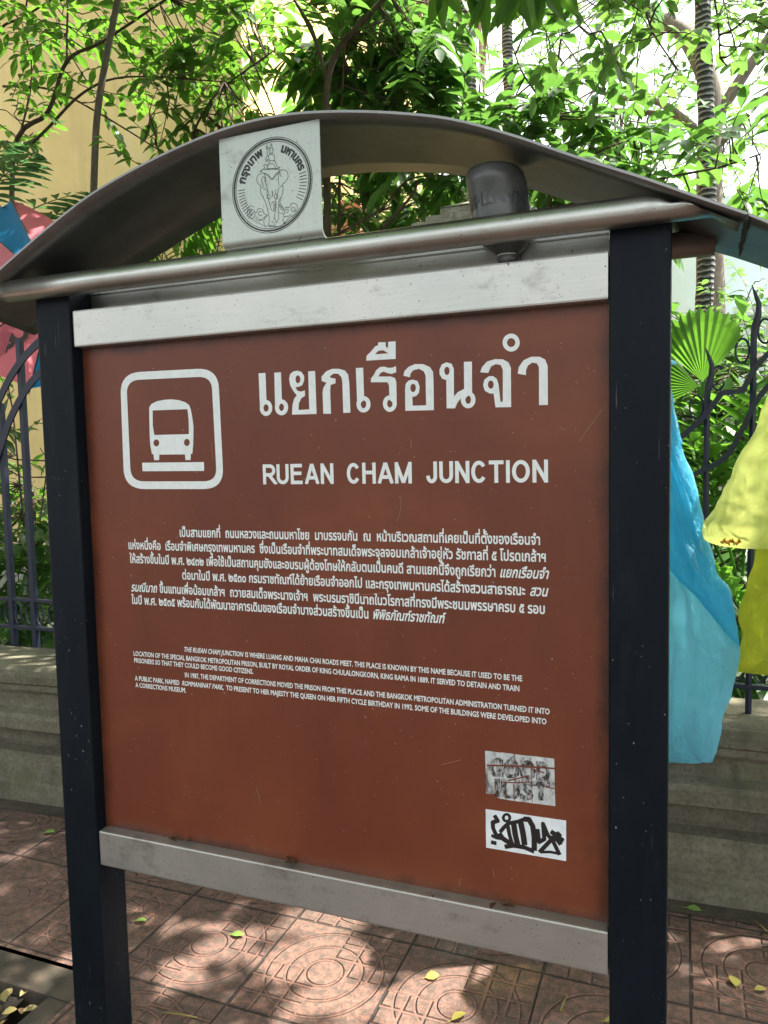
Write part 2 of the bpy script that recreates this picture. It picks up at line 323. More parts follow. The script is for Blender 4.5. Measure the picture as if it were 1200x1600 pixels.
# ------------------------------------------------------------------ mesh helpers
class MB:
    def __init__(s): s.v = []; s.f = []
    def add(s, vs, fs):
        b = len(s.v); s.v.extend([tuple(p) for p in vs]); s.f.extend([tuple(i+b for i in f) for f in fs]); return s
    def box(s, x0, x1, y0, y1, z0, z1, bev=0.0):
        if bev <= 0:
            v = [(x, y, z) for z in (z0, z1) for y in (y0, y1) for x in (x0, x1)]
            return s.add(v, [(0, 2, 3, 1), (4, 5, 7, 6), (0, 1, 5, 4), (2, 6, 7, 3), (0, 4, 6, 2), (1, 3, 7, 5)])
        bm = bmesh.new(); bmesh.ops.create_cube(bm, size=1)
        for q in bm.verts: q.co = Vector(((x0+x1)/2+q.co.x*(x1-x0), (y0+y1)/2+q.co.y*(y1-y0), (z0+z1)/2+q.co.z*(z1-z0)))
        bmesh.ops.bevel(bm, geom=bm.edges[:], offset=bev, segments=2, affect='EDGES', profile=.6)
        bm.verts.index_update(); s.add([q.co for q in bm.verts], [[q.index for q in f.verts] for f in bm.faces]); bm.free(); return s
    def tube(s, pts, rad, n=8, cap=True):
        pts = [Vector(p) for p in pts]; m = len(pts)
        rr = rad if isinstance(rad, (list, tuple)) else [rad]*m
        rings = []; prev = None
        for i, p in enumerate(pts):
            t = (pts[min(i+1, m-1)]-pts[max(i-1, 0)]).normalized()
            if prev is None:
                a = Vector((0, 0, 1)) if abs(t.z) < .9 else Vector((1, 0, 0)); nx = t.cross(a).normalized()
            else: nx = (prev - t*prev.dot(t)).normalized()
            prev = nx; ny = t.cross(nx)
            rings.append([p + (nx*math.cos(2*math.pi*k/n)+ny*math.sin(2*math.pi*k/n))*rr[i] for k in range(n)])
        vs = [q for r in rings for q in r]; fs = []
        for i in range(m-1):
            for k in range(n): fs.append((i*n+k, i*n+(k+1) % n, (i+1)*n+(k+1) % n, (i+1)*n+k))
        if cap: fs.append(tuple(range(n))[::-1]); fs.append(tuple((m-1)*n+k for k in range(n)))
        return s.add(vs, fs)
    def bar(s, pts, w, d):      # flat bar along a polyline in an x-z plane: w in plane, d along y
        pts = [Vector(p) for p in pts]; m = len(pts); vs = []
        for i, p in enumerate(pts):
            t = (pts[min(i+1, m-1)]-pts[max(i-1, 0)]).normalized(); nn = Vector((-t.z, 0, t.x)).normalized()*w/2
            for a, b in ((1, -1), (1, 1), (-1, 1), (-1, -1)): vs.append(p+nn*a+Vector((0, d/2*b, 0)))
        fs = []
        for i in range(m-1):
            for k in range(4): fs.append((i*4+k, i*4+(k+1) % 4, i*4+4+(k+1) % 4, i*4+4+k))
        fs += [(3, 2, 1, 0), tuple((m-1)*4+k for k in range(4))]
        return s.add(vs, fs)
    def prism(s, prof, x0, x1):  # profile (y,z) extruded along x
        n = len(prof); vs = [(x, y, z) for x in (x0, x1) for y, z in prof]
        return s.add(vs, [(i, (i+1) % n, n+(i+1) % n, n+i) for i in range(n)] + [tuple(range(n))[::-1], tuple(range(n, 2*n))])
    def build(s, name, m, parent=None, org=None, smooth=False):
        o_ = Vector(org) if org is not None else (Vector(parent['_o']) if parent is not None and '_o' in parent.keys() else Vector((0, 0, 0)))
        me = bpy.data.meshes.new(name); me.from_pydata([tuple(Vector(p)-o_) for p in s.v], [], s.f); me.update()
        bm = bmesh.new(); bm.from_mesh(me); bmesh.ops.recalc_face_normals(bm, faces=bm.faces[:]); bm.to_mesh(me); bm.free()
        if m: me.materials.append(m)
        if smooth: me.shade_smooth()
        o = bpy.data.objects.new(name, me); col.objects.link(o)
        o['_o'] = list(o_)
        if parent is not None: o.parent = parent
        elif org is not None: o.location = o_
        return o
    def raw(s, name, m, parent=None, org=None, smooth=False):   # as build, faces kept as given (leaves, sheets)
        o_ = Vector(org) if org is not None else (Vector(parent['_o']) if parent is not None and '_o' in parent.keys() else Vector((0, 0, 0)))
        ox, oy, oz = o_
        me = bpy.data.meshes.new(name); me.from_pydata([(p[0]-ox, p[1]-oy, p[2]-oz) for p in s.v], [], s.f); me.update()
        if m: me.materials.append(m)
        if smooth: me.shade_smooth()
        o = bpy.data.objects.new(name, me); col.objects.link(o); o['_o'] = list(o_)
        if parent is not None: o.parent = parent
        elif org is not None: o.location = o_
        return o
def thing(name, label, cat, loc, group=None):
    o = bpy.data.objects.new(name, None); o.empty_display_size = .1; col.objects.link(o); o.location = loc; o['_o'] = list(loc)
    return tag(o, label, cat, group)
def tag(o, label, cat, group=None):
    o['label'] = label; o['category'] = cat
    if group: o['group'] = group
    return o
def struct(o): o['kind'] = 'structure'; return o

def crom(P, k=6, closed=False):
    """Catmull-Rom through 2-D / 3-D points"""
    P = [Vector(p) for p in P]; n = len(P); out = []
    for i in range(n if closed else n-1):
        a, b, c, d = (P[(i-1) % n], P[i], P[(i+1) % n], P[(i+2) % n]) if closed else (P[max(i-1, 0)], P[i], P[i+1], P[min(i+2, n-1)])
        for j in range(k):
            t = j/k; out.append(.5*((2*b)+(c-a)*t+(2*a-5*b+4*c-d)*t*t+(3*b-a-3*c+d)*t**3))
    if not closed: out.append(P[-1])
    return out

# ------------------------------------------------------------------ 2-D fills: non-zero union of contours -> triangles
def area(c): return .5*sum(c[i][0]*c[(i+1) % len(c)][1]-c[(i+1) % len(c)][0]*c[i][1] for i in range(len(c)))
def ccw(c): return c if area(c) > 0 else c[::-1]
def fill(cs):
    vs, es = [], []
    for c in cs:
        b = len(vs); vs += [Vector((p[0], p[1])) for p in c]; es += [(b+i, b+(i+1) % len(c)) for i in range(len(c))]
    ov, _, of, *_r = delaunay_2d_cdt(vs, es, [], 0, 1e-7)
    tris = []
    for f in of:
        x = sum(ov[i].x for i in f)/3; y = sum(ov[i].y for i in f)/3; w = 0
        for c in cs:
            n = len(c); xa, ya = c[-1][0], c[-1][1]
            for i in range(n):
                xb, yb = c[i][0], c[i][1]
                if (ya > y) != (yb > y):
                    if x < xa+(y-ya)/(yb-ya)*(xb-xa): w += 1 if yb > ya else -1
                xa, ya = xb, yb
        if w: tris.append(tuple(f))
    return [(p.x, p.y) for p in ov], tris
def stroke(P, w, clip=None):
    """constant-width stroke of a polyline as CCW quads + joint discs (round joints, butt ends)"""
    P = [Vector(p) for p in P]; out = []
    for a, b in zip(P, P[1:]):
        d = b-a
        if d.length < 1e-9: continue
        n = Vector((-d.y, d.x)).normalized()*w/2
        q = [a-n, b-n, b+n, a+n]
        out.append(ccw([tuple(x) for x in q]))
    for p in P[1:-1]: out.append([(p.x+w/2*math.cos(k*math.pi/5+.1), p.y+w/2*math.sin(k*math.pi/5+.1)) for k in range(10)])
    if clip:
        y0, y1 = clip; o2 = []
        for q in out:
            for lim, sg in ((y0, 1), (y1, -1)):
                r = []
                for i in range(len(q)):
                    A, B = q[i], q[(i+1) % len(q)]; ia, ib = (A[1]-lim)*sg >= 0, (B[1]-lim)*sg >= 0
                    if ia: r.append(A)
                    if ia != ib: t = (lim-A[1])/(B[1]-A[1]); r.append((A[0]+t*(B[0]-A[0]), lim))
                q = r
                if len(q) < 3: break
            if len(q) > 2: o2.append(q)
        out = o2
    return out
def ringc(cx, cy, rx, ry, hx, hy, n=22):
    o = [(cx+rx*math.cos(2*math.pi*i/n), cy+ry*math.sin(2*math.pi*i/n)) for i in range(n)]
    return [o, [(cx+hx*math.cos(-2*math.pi*i/n), cy+hy*math.sin(-2*math.pi*i/n)) for i in range(n)]]
def ribbon(P, w):                # open/closed line as one strip of quads (no union)
    P = [Vector(p) for p in P]; v = []
    for i, p in enumerate(P):
        t = P[min(i+1, len(P)-1)]-P[max(i-1, 0)]; t = t.normalized() if t.length > 0 else Vector((1, 0)); n = Vector((-t.y, t.x))*w/2
        v += [p+n, p-n]
    return v, [(2*i, 2*i+1, 2*i+3, 2*i+2) for i in range(len(P)-1)]
TONE = '\u0e48\u0e49\u0e4a\u0e4b\u0e4c'; UPV = '\u0e31\u0e34\u0e35\u0e36\u0e37\u0e47\u0e4d'
_gc = {}
def text_tris(body, bold=0.0, res=3):
    """glyph outlines of a text line -> [(verts, tris)], em units; tone marks lifted over upper vowels"""
    cu = bpy.data.curves.new('txt', 'FONT'); cu.body = body; cu.size = 1
    o = bpy.data.objects.new('txt', cu); col.objects.link(o)
    dg = bpy.context.evaluated_depsgraph_get(); sp_all = {}
    cc = o.evaluated_get(dg).to_curve(dg)
    for sp in cc.splines:
        pts = [(tuple(p.handle_left[:2]), tuple(p.co[:2]), tuple(p.handle_right[:2])) for p in sp.bezier_points]
        sp_all.setdefault(sp.character_index, []).append(pts)
    bpy.data.objects.remove(o); bpy.data.curves.remove(cu)
    chars = [c for c in body]
    out = []
    for ci, sps in sp_all.items():
        ch = chars[ci] if ci < len(chars) else '?'
        ox, oy = sps[0][0][1]; key = (ch, round(bold, 4), res)
        if key not in _gc:
            cs = []
            for pts in sps:
                c = []; n = len(pts)
                for i in range(n):
                    p0, h0 = Vector(pts[i][1]), Vector(pts[i][2]); h1, p1 = Vector(pts[(i+1) % n][0]), Vector(pts[(i+1) % n][1])
                    k = 1 if ((h0-p0).length < 1e-4 and (h1-p1).length < 1e-4) or abs((p1-p0).cross(h0-p0))+abs((p1-p0).cross(h1-p1)) < 1e-6 else res
                    for j in range(k):
                        t = j/k; q = p0*(1-t)**3+3*h0*t*(1-t)**2+3*h1*t*t*(1-t)+p1*t**3; c.append((q.x-ox, q.y-oy))
                cs.append(c)
            big = max(cs, key=lambda c: abs(area(c)))
            if area(big) < 0: cs = [c[::-1] for c in cs]
            if bold:
                ex = []
                for c in cs:
                    n = len(c)
                    for i in range(n):
                        a, b = Vector(c[i]), Vector(c[(i+1) % n]); d = b-a
                        if d.length < 1e-6: continue
                        nn = Vector((-d.y, d.x)).normalized()*bold; e = d.normalized()*bold*.6
                        ex.append(ccw([tuple(a-nn-e), tuple(b-nn+e), tuple(b+nn+e), tuple(a+nn-e)]))
                cs = cs+ex
            _gc[key] = fill(cs)
        V, T = _gc[key]
        dy = 0.0
        if ch in TONE and ((ci > 0 and chars[ci-1] in UPV) or (ci > 1 and chars[ci-1] in '\u0e38\u0e39' and chars[ci-2] in UPV)): dy = .155
        out.append(([(x+ox, y+oy+dy) for x, y in V], T))
    return out
def put_text(mb, body, x0, x1, z, size, yplane, bold=.0, shear=0.0, res=3, hscale=None):
    """text line on the plane y = yplane between x0 and x1 (world), baseline z"""
    g = text_tris(body, bold, res)
    xs = [p[0] for V, T in g for p in V]; a, b = min(xs), max(xs); k = hscale or (x1-x0)/(b-a)
    for V, T in g:
        mb.add([(x0+(x-a)*k+shear*y*size, yplane, z+y*size) for x, y in V], [t[::-1] if False else t for t in T])

# ------------------------------------------------------------------ the ground
X_PIT0, X_PIT1, Y_PIT0, Y_PIT1 = -3.6, -1.63, .55, 1.732
def sheet(name, rects, z, m):
    b = MB()
    for x0, x1, y0, y1 in rects: b.add([(x0, y0, z), (x1, y0, z), (x1, y1, z), (x0, y1, z)], [(0, 1, 2, 3)])
    return struct(b.raw(name, m))
sheet('pavement', [(-14, X_PIT0, -1.6, 2.9), (X_PIT1, 12, -1.6, 2.9), (X_PIT0, X_PIT1, -1.6, Y_PIT0), (X_PIT0, X_PIT1, Y_PIT1, 2.9)], 0, M['paver'])
b = MB()                                                    # tree pit: a sunken kerb frame round dark soil
for x0, x1, y0, y1 in ((X_PIT0, X_PIT1-.001, 1.613, Y_PIT1-.006), (-1.715, X_PIT1-.006, Y_PIT0, 1.610)):
    b.box(x0, x1, y0, y1, -.2, -.006, .006)
struct(b.build('pit_kerb', M['concrete']))
b = MB(); n = 22
vs = [(-3.6+1.8*i/n, .5+1.1*j/n, -.034+.02*noise.noise((i*.35, j*.35, 3))) for j in range(n+1) for i in range(n+1)]
b.add(vs, [(j*(n+1)+i, j*(n+1)+i+1, (j+1)*(n+1)+i+1, (j+1)*(n+1)+i) for j in range(n) for i in range(n)])
struct(b.raw('pit_soil', M['soil'], smooth=True))
sheet('road', [(-200, 200, -200, -1.7)], -.13, M['asphalt'])
b = MB(); b.box(-40, 40, -1.75, -1.6, -.3, .004, .015); struct(b.build('road_kerb', M['concrete']))
sheet('garden_ground', [(-200, 200, 3.05, 300)], .12, M['lawn'])

# ------------------------------------------------------------------ the sign
XL0, XL1, XR0, XR1 = -1.4145, -1.3150, -.1215, -.0215
sign = thing('information_sign', 'tall brown street sign with bus pictogram under an arched metal roof on black posts', 'sign', (-.718, 1.45, 0))
for x0, x1 in ((XL0, XL1), (XR0, XR1)):
    MB().box(x0, x1, 1.407, 1.500, 0, 1.952, .004).build('post', M['post'], sign)
YP = 1.440
panel = MB().box(XL1+.001, XR0-.0035, YP, YP+.014, .60, 1.86).build('panel', M['panel'], sign)
tr = MB().box(XL1+.003, XR0-.002, 1.411, 1.474, 1.811, 1.894, .004).build('top_rail', M['rail_steel'], sign)
MB().prism([(1.4755, 1.80), (1.4835, 1.80), (1.4835, 1.944), (1.470, 1.944), (1.470, 1.9395), (1.4755, 1.9395)], XL1+.003, XR0-.006).build('flange', M['steel'], tr)
MB().box(XL1+.003, XR0-.002, 1.411, 1.474, .570, .656, .004).build('bottom_rail', M['rail_steel'], sign)
ZP = 1.946
fp = MB().tube([(-1.474, 1.383, ZP), (-1.2, 1.383, ZP), (-.6, 1.383, ZP)]+[(-.12+.02*k, 1.383, ZP) for k in range(11)], .0245, 28)
FP_MESH = fp
def finish_pipe(roof_under):            # the right end is cut along the underside of the roof
    FP_MESH.v = [(x, y, min(z, roof_under(x)-.003)) if x > -.15 else (x, y, z) for x, y, z in FP_MESH.v]
    return FP_MESH.build('pipe', M['steel'], sign)
rp = MB().tube([(-1.49, 1.524, 1.916), (-.7, 1.524, 1.916), (.05, 1.524, 1.916)], .0235, 20).build('pipe', M['rust_steel'], sign)
for p in rp.data.polygons: p.use_smooth = len(p.vertices) == 4
# curved roof: lofted between its front and back edge
FR = [(-66, 478), (-30, 449), (0, 422), (75, 357), (150, 300), (250, 245), (345, 205), (425, 184), (500, 176.5), (595, 177), (700, 187), (800, 213), (900, 247), (1000, 278), (1060, 299), (1100, 313), (1165, 335), (1200, 349), (1240, 366)]
BK = [(54, 524), (100, 492), (150, 459), (235, 407), (300, 367), (350, 337), (425, 300), (502, 279), (550, 272), (597, 269), (675, 270), (735, 276), (825, 295), (902, 319), (985, 350), (1050, 374), (1105, 391), (1140, 400), (1200, 420), (1235, 434)]
YF, YB = 1.335, 1.575
fr = crom([(at(x, y, YF).x, at(x, y, YF).z) for x, y in FR], 8); bk = crom([(at(x, y, YB).x, at(x, y, YB).z) for x, y in BK], 8)
def resamp(P, n):
    L = [0]
    for a, c in zip(P, P[1:]): L.append(L[-1]+(c-a).length)
    out = []; j = 0
    for i in range(n):
        s = L[-1]*i/(n-1)
        while j < len(L)-2 and L[j+1] < s: j += 1
        t = (s-L[j])/max(1e-9, L[j+1]-L[j]); out.append(P[j].lerp(P[j+1], t))
    return out
NR = 72; fr = resamp(fr, NR); bk = resamp(bk, NR)
roof = MB(); NT = 6; TH = .0045
for layer, dz in ((0, 0.0), (1, TH)):
    roof.v += [tuple(Vector((fr[i].x, YF, fr[i].y+dz)).lerp(Vector((bk[i].x, YB, bk[i].y+dz)), j/(NT-1))) for i in range(NR) for j in range(NT)]
K = NR*NT
for i in range(NR-1):
    for j in range(NT-1):
        a = i*NT+j; roof.f += [(a, a+1, a+NT+1, a+NT), (K+a, K+a+NT, K+a+NT+1, K+a+1)]
    a = i*NT; roof.f += [(a, a+NT, K+a+NT, K+a), (a+NT-1, K+a+NT-1, K+a+2*NT-1, a+2*NT-1)]
for a in (0, (NR-1)*NT):
    for j in range(NT-1): roof.f.append((a+j, K+a+j, K+a+j+1, a+j+1))
roof_o = roof.build('roof', M['roof_steel'], sign)
for p in roof_o.data.polygons: p.use_smooth = abs(p.normal.y) < .6 and p.area > 1e-4
sm = MB()                                                   # welded seam near the right eave
A_, B_ = at(1166, 341, 1.342), at(1156, 396, 1.565)
for t in [k/9 for k in range(10)]:
    p = A_.lerp(B_, t)+Vector((R.uniform(-.002, .002), 0, -.003)); sm.box(p.x-.003, p.x+.003, p.y-.014, p.y+.0135, p.z-.004, p.z+.006, .002)
sm.build('seam', M['seam'], roof_o)
fp = finish_pipe(lambda x: min((f.lerp(g, .2).y for f, g in zip(fr, bk) if abs(f.x-x) < .014), default=2.0))
for p in fp.data.polygons: p.use_smooth = len(p.vertices) == 4
MB().tube([(-1.482, 1.383, ZP), (-1.478, 1.383, ZP), (-1.474, 1.383, ZP)], [.0225, .0255, .0255], 28).build('end_cap', M['steel'], fp)
# emblem plate between roof and pipe, its foot rolled back onto the pipe
YE = 1.356
def roof_z(x): return max((f.y for f in fr if abs(f.x-x) < .012), default=2.0)
px0, px1 = at(347, 300, YE).x-.003, at(501.5, 280, YE).x
zt0, zt1 = roof_z(px0)-.0015, roof_z(px1)-.0015; zb = at(430, 379, YE).z
prof = [(YE, 0)]+[(YE+.016-.016*math.cos(a), zb+.016-.016*math.sin(a)) for a in [k*math.pi/16 for k in range(9)]]+[(YE+.030, zb)]
pl = MB(); m = len(prof)
for (x, zt) in ((px0, zt0), (px1, zt1)):
    pl.v += [(x, y, z if k else zt) for k, (y, z) in enumerate(prof)]
    pl.v += [(x, y+.003, (z+.003 if k > 2 else z) if k else zt) for k, (y, z) in enumerate(prof)]
for k in range(m-1):
    pl.f += [(k, k+1, 2*m+k+1, 2*m+k), (m+k, 3*m+k, 3*m+k+1, m+k+1), (k, m+k, m+k+1, k+1), (2*m+k, 2*m+k+1, 3*m+k+1, 3*m+k)]
pl.f += [(0, 2*m, 3*m, m), (m-1, 2*m-1, 4*m-1, 3*m-1)]
plate = pl.build('emblem_plate', M['plate_steel'], sign)
# the city seal printed on it
seal = MB(); YS = YE-.0008; lay = [0]
def E_(x, y):
    p = at(360+x/9.23, 210+y/9.23, YS); return Vector((p.x, p.z))
def put2(mb, V, F, y): mb.add([(p[0], y, p[1]) for p in V], F)
def eline(pts, w=.00085, k=4, closed=False):
    P = crom([E_(*p) for p in pts], k, closed) if k > 1 and len(pts) > 2 else [E_(*p) for p in pts]
    if closed: P.append(P[0])
    V, Fc = ribbon(P, w); lay[0] += 1; put2(seal, V, Fc, YS-.000004*lay[0])
def polar(a, r): return (602+r*(572*math.cos(a)+37*math.sin(a)), 728+r*(-50*math.cos(a)-690*math.sin(a)))
for rad, w in ((1.0, .0010), (.957, .0030), (.912, .0009)):
    eline([polar(2*math.pi*k/64, rad) for k in range(64)], w, 2, True)
for k in range(11):
    a = math.radians(184+k*4.6); eline([polar(a, .86), polar(a, .69)], .0010, 1)
for k in range(9):
    a = math.radians(15-k*5.0); eline([polar(a, .87), polar(a, .69)], .0010, 1)
for body, a0, a1 in (('กรุงเทพ', 174, 113), ('มหานคร', 76, 20)):
    g = text_tris(body, .035); xs = [p[0] for V, T in g for p in V]; xa, xb = min(xs), max(xs)
    for V, T in g:
        q = [E_(*polar(math.radians(a0+(a1-a0)*(x-xa)/(xb-xa)), .70+.25*y)) for x, y in V]
        lay[0] += 1; put2(seal, q, T, YS-.000004*lay[0])
EL = [  # elephant seen from the front, rider and cloud scrolls
 [(380, 620), (400, 585), (440, 560), (480, 550)], [(380, 620), (378, 660), (400, 710), (440, 750), (490, 795), (505, 770)],
 [(480, 555), (500, 600), (505, 680), (530, 770)], [(700, 520), (770, 510), (815, 540), (830, 600), (815, 650), (770, 700), (740, 735), (690, 780)],
 [(440, 750), (430, 790), (440, 850), (470, 910), (500, 970), (525, 1050), (545, 1130), (560, 1220), (545, 1310)],
 [(755, 735), (755, 820), (735, 890), (700, 950), (690, 1050), (690, 1150), (695, 1220)],
 [(530, 770), (525, 850), (545, 930), (565, 1000), (580, 1060), (600, 1100), (630, 1100), (640, 1060), (640, 1020), (620, 985)],
 [(690, 780), (680, 850), (655, 930), (650, 1000), (655, 1060), (645, 1120), (630, 1180), (625, 1230)],
 [(590, 1010), (600, 980), (630, 965), (655, 985), (650, 1020), (640, 1030)], [(625, 1010), (622, 1090)],
 [(430, 540), (470, 500), (510, 505), (600, 500), (690, 505), (720, 525)], [(470, 555), (540, 580), (597, 640), (650, 575), (710, 525)],
 [(480, 560), (535, 590), (597, 655), (660, 585), (715, 535)], [(420, 540), (450, 515), (480, 490)], [(500, 500), (480, 440), (540, 440), (520, 470)],
 [(530, 490), (530, 450), (570, 425), (620, 425), (640, 460), (650, 490)], [(520, 495), (600, 490), (690, 490), (715, 475), (670, 470)],
 [(550, 420), (560, 370), (545, 320), (560, 290), (600, 285), (630, 310), (635, 370), (650, 410), (680, 460)], [(560, 370), (600, 380), (635, 370)],
 [(545, 300), (520, 320), (510, 370), (530, 390), (540, 350)], [(525, 130), (528, 300)], [(510, 170), (512, 195), (526, 205), (540, 195), (541, 165)],
 [(555, 260), (560, 215), (585, 195), (612, 215), (612, 255), (590, 280), (565, 272), (555, 250)], [(556, 215), (575, 170), (583, 125), (595, 170), (613, 212)],
 [(570, 235), (582, 236)], [(592, 236), (604, 236)], [(580, 262), (598, 262)],
 [(470, 600), (450, 640), (455, 700), (480, 760)], [(475, 620), (495, 620), (500, 690)], [(710, 530), (720, 590), (735, 605)], [(700, 560), (690, 620), (695, 700), (700, 740)],
 [(525, 655), (535, 665)], [(650, 640), (662, 652)], [(600, 800), (608, 900)], [(592, 830), (615, 830)], [(590, 860), (615, 860)], [(592, 890), (612, 890)],
 [(545, 1310), (560, 1330), (590, 1325), (620, 1330), (645, 1315), (630, 1270)], [(640, 1200), (660, 1275), (690, 1215)], [(550, 1320), (565, 1305), (582, 1322), (598, 1305), (615, 1322), (632, 1305)],
 [(530, 880), (545, 870), (568, 885), (575, 910), (550, 930), (530, 915), (530, 880)], [(635, 870), (660, 860), (680, 880), (675, 920), (650, 935), (632, 905), (635, 870)],
 [(525, 790), (545, 830), (545, 870)], [(655, 790), (645, 830), (655, 865)], [(730, 900), (715, 960), (720, 1010), (745, 1060)],
 [(700, 1010), (740, 1030), (760, 1075), (745, 1090), (720, 1060), (700, 1015)],
 [(340, 1050), (310, 1030), (270, 1040), (250, 1090), (245, 1140), (265, 1190), (310, 1210), (345, 1180), (350, 1120), (320, 1080), (285, 1090), (275, 1140), (300, 1165), (320, 1140)],
 [(355, 1120), (385, 1120), (390, 1080), (430, 1070), (465, 1085), (475, 1130), (500, 1150), (530, 1160)], [(455, 1160), (420, 1170), (405, 1140), (425, 1110), (460, 1120)],
 [(300, 1215), (350, 1250), (390, 1270), (430, 1290), (470, 1310), (500, 1330), (530, 1320)], [(350, 1210), (390, 1240), (440, 1240), (480, 1200), (530, 1165)],
 [(530, 1160), (500, 1200), (480, 1250), (490, 1300), (510, 1320)], [(360, 1180), (400, 1215), (450, 1230)],
 [(700, 1120), (740, 1140), (780, 1140), (770, 1080), (800, 1050), (850, 1050), (875, 1000), (910, 990), (950, 1010), (965, 1070), (940, 1130), (900, 1170), (850, 1200), (800, 1250), (760, 1290)],
 [(800, 1130), (830, 1120), (830, 1080), (800, 1080), (790, 1110)], [(940, 1100), (900, 1120), (875, 1090), (895, 1050), (930, 1060), (925, 1090), (900, 1095)],
 [(760, 1150), (770, 1200), (750, 1240), (780, 1270)], [(650, 1330), (700, 1325), (740, 1310), (790, 1270)], [(780, 1180), (830, 1180), (880, 1150)]]
for L in EL: eline(L, .0007, 3)
tv, tf = fill([ccw([tuple(E_(*p)) for p in ((535, 485), (540, 450), (575, 425), (620, 428), (640, 460), (640, 488))])]); lay[0] += 1
seal.build('emblem_seal', M['ink'], plate)

# pictogram and lettering on the panel (white print standing 0.3 mm proud)
def P2(px, py, D=YP): p = at(px, py, D); return (p.x, p.z)
def conts(org, sc, outer=(), holes=(), ell=()):
    cs = []
    for c in outer: cs.append(ccw([P2(org[0]+x/sc, org[1]+y/sc) for x, y in c]))
    for c in holes: cs.append(ccw([P2(org[0]+x/sc, org[1]+y/sc) for x, y in c])[::-1])
    for cx, cy, rx, ry, hx, hy in ell:
        o, i = ringc(cx, cy, rx, ry, hx, hy)
        if rx: cs.append(ccw([P2(org[0]+x/sc, org[1]+y/sc) for x, y in o]))
        cs.append(ccw([P2(org[0]+x/sc, org[1]+y/sc) for x, y in i])[::-1])
    return cs
def sm2(pts): return [tuple(p) for p in crom(pts, 4, True)]
YT = YP-.0004
pic = MB(); o_, s_ = (170, 550), 6
def rquad(q, rad):
    out = []
    for i in range(4):
        p, a, c = Vector(q[i]), Vector(q[i-1]), Vector(q[(i+1) % 4]); p0 = p+(a-p).normalized()*rad; p1 = p+(c-p).normalized()*rad
        out += [tuple(p0.lerp(p, t).lerp(p.lerp(p1, t), t)*.62+((p0+(p1-p))*0+p0.lerp(p, t).lerp(p.lerp(p1, t), t))*.38) for t in [k/8 for k in range(9)]]
    return out
fo = rquad([(106, 196), (1024, 148), (1080, 1285), (146, 1285)], 195)
fi = rquad([(166, 266), (963, 228), (1014, 1212), (208, 1213)], 125)
V, T = fill(conts(o_, s_, [fo], [fi])); put2(pic, V, T, YT)
bo = [(380, 560), (380, 520), (400, 488), (450, 462), (520, 448), (590, 444), (660, 452), (720, 472), (755, 500), (770, 540), (785, 620), (795, 700), (793, 850), (785, 950), (770, 958), (768, 1012), (720, 1014), (715, 960), (475, 962), (473, 1014), (425, 1014), (420, 960), (405, 955), (390, 870), (384, 780)]
V, T = fill(conts(o_, s_, [bo], [[(412, 548), (738, 536), (750, 640), (752, 770), (428, 778), (413, 690)]], [(447, 852, 0, 0, 27, 33), (733, 848, 0, 0, 27, 34)])); put2(pic, V, T, YT)
V, T = fill(conts(o_, s_, [[(313, 1038), (893, 1032), (895, 1115), (318, 1118)]])); put2(pic, V, T, YT)
pic.raw('pictogram', M['white'], panel)

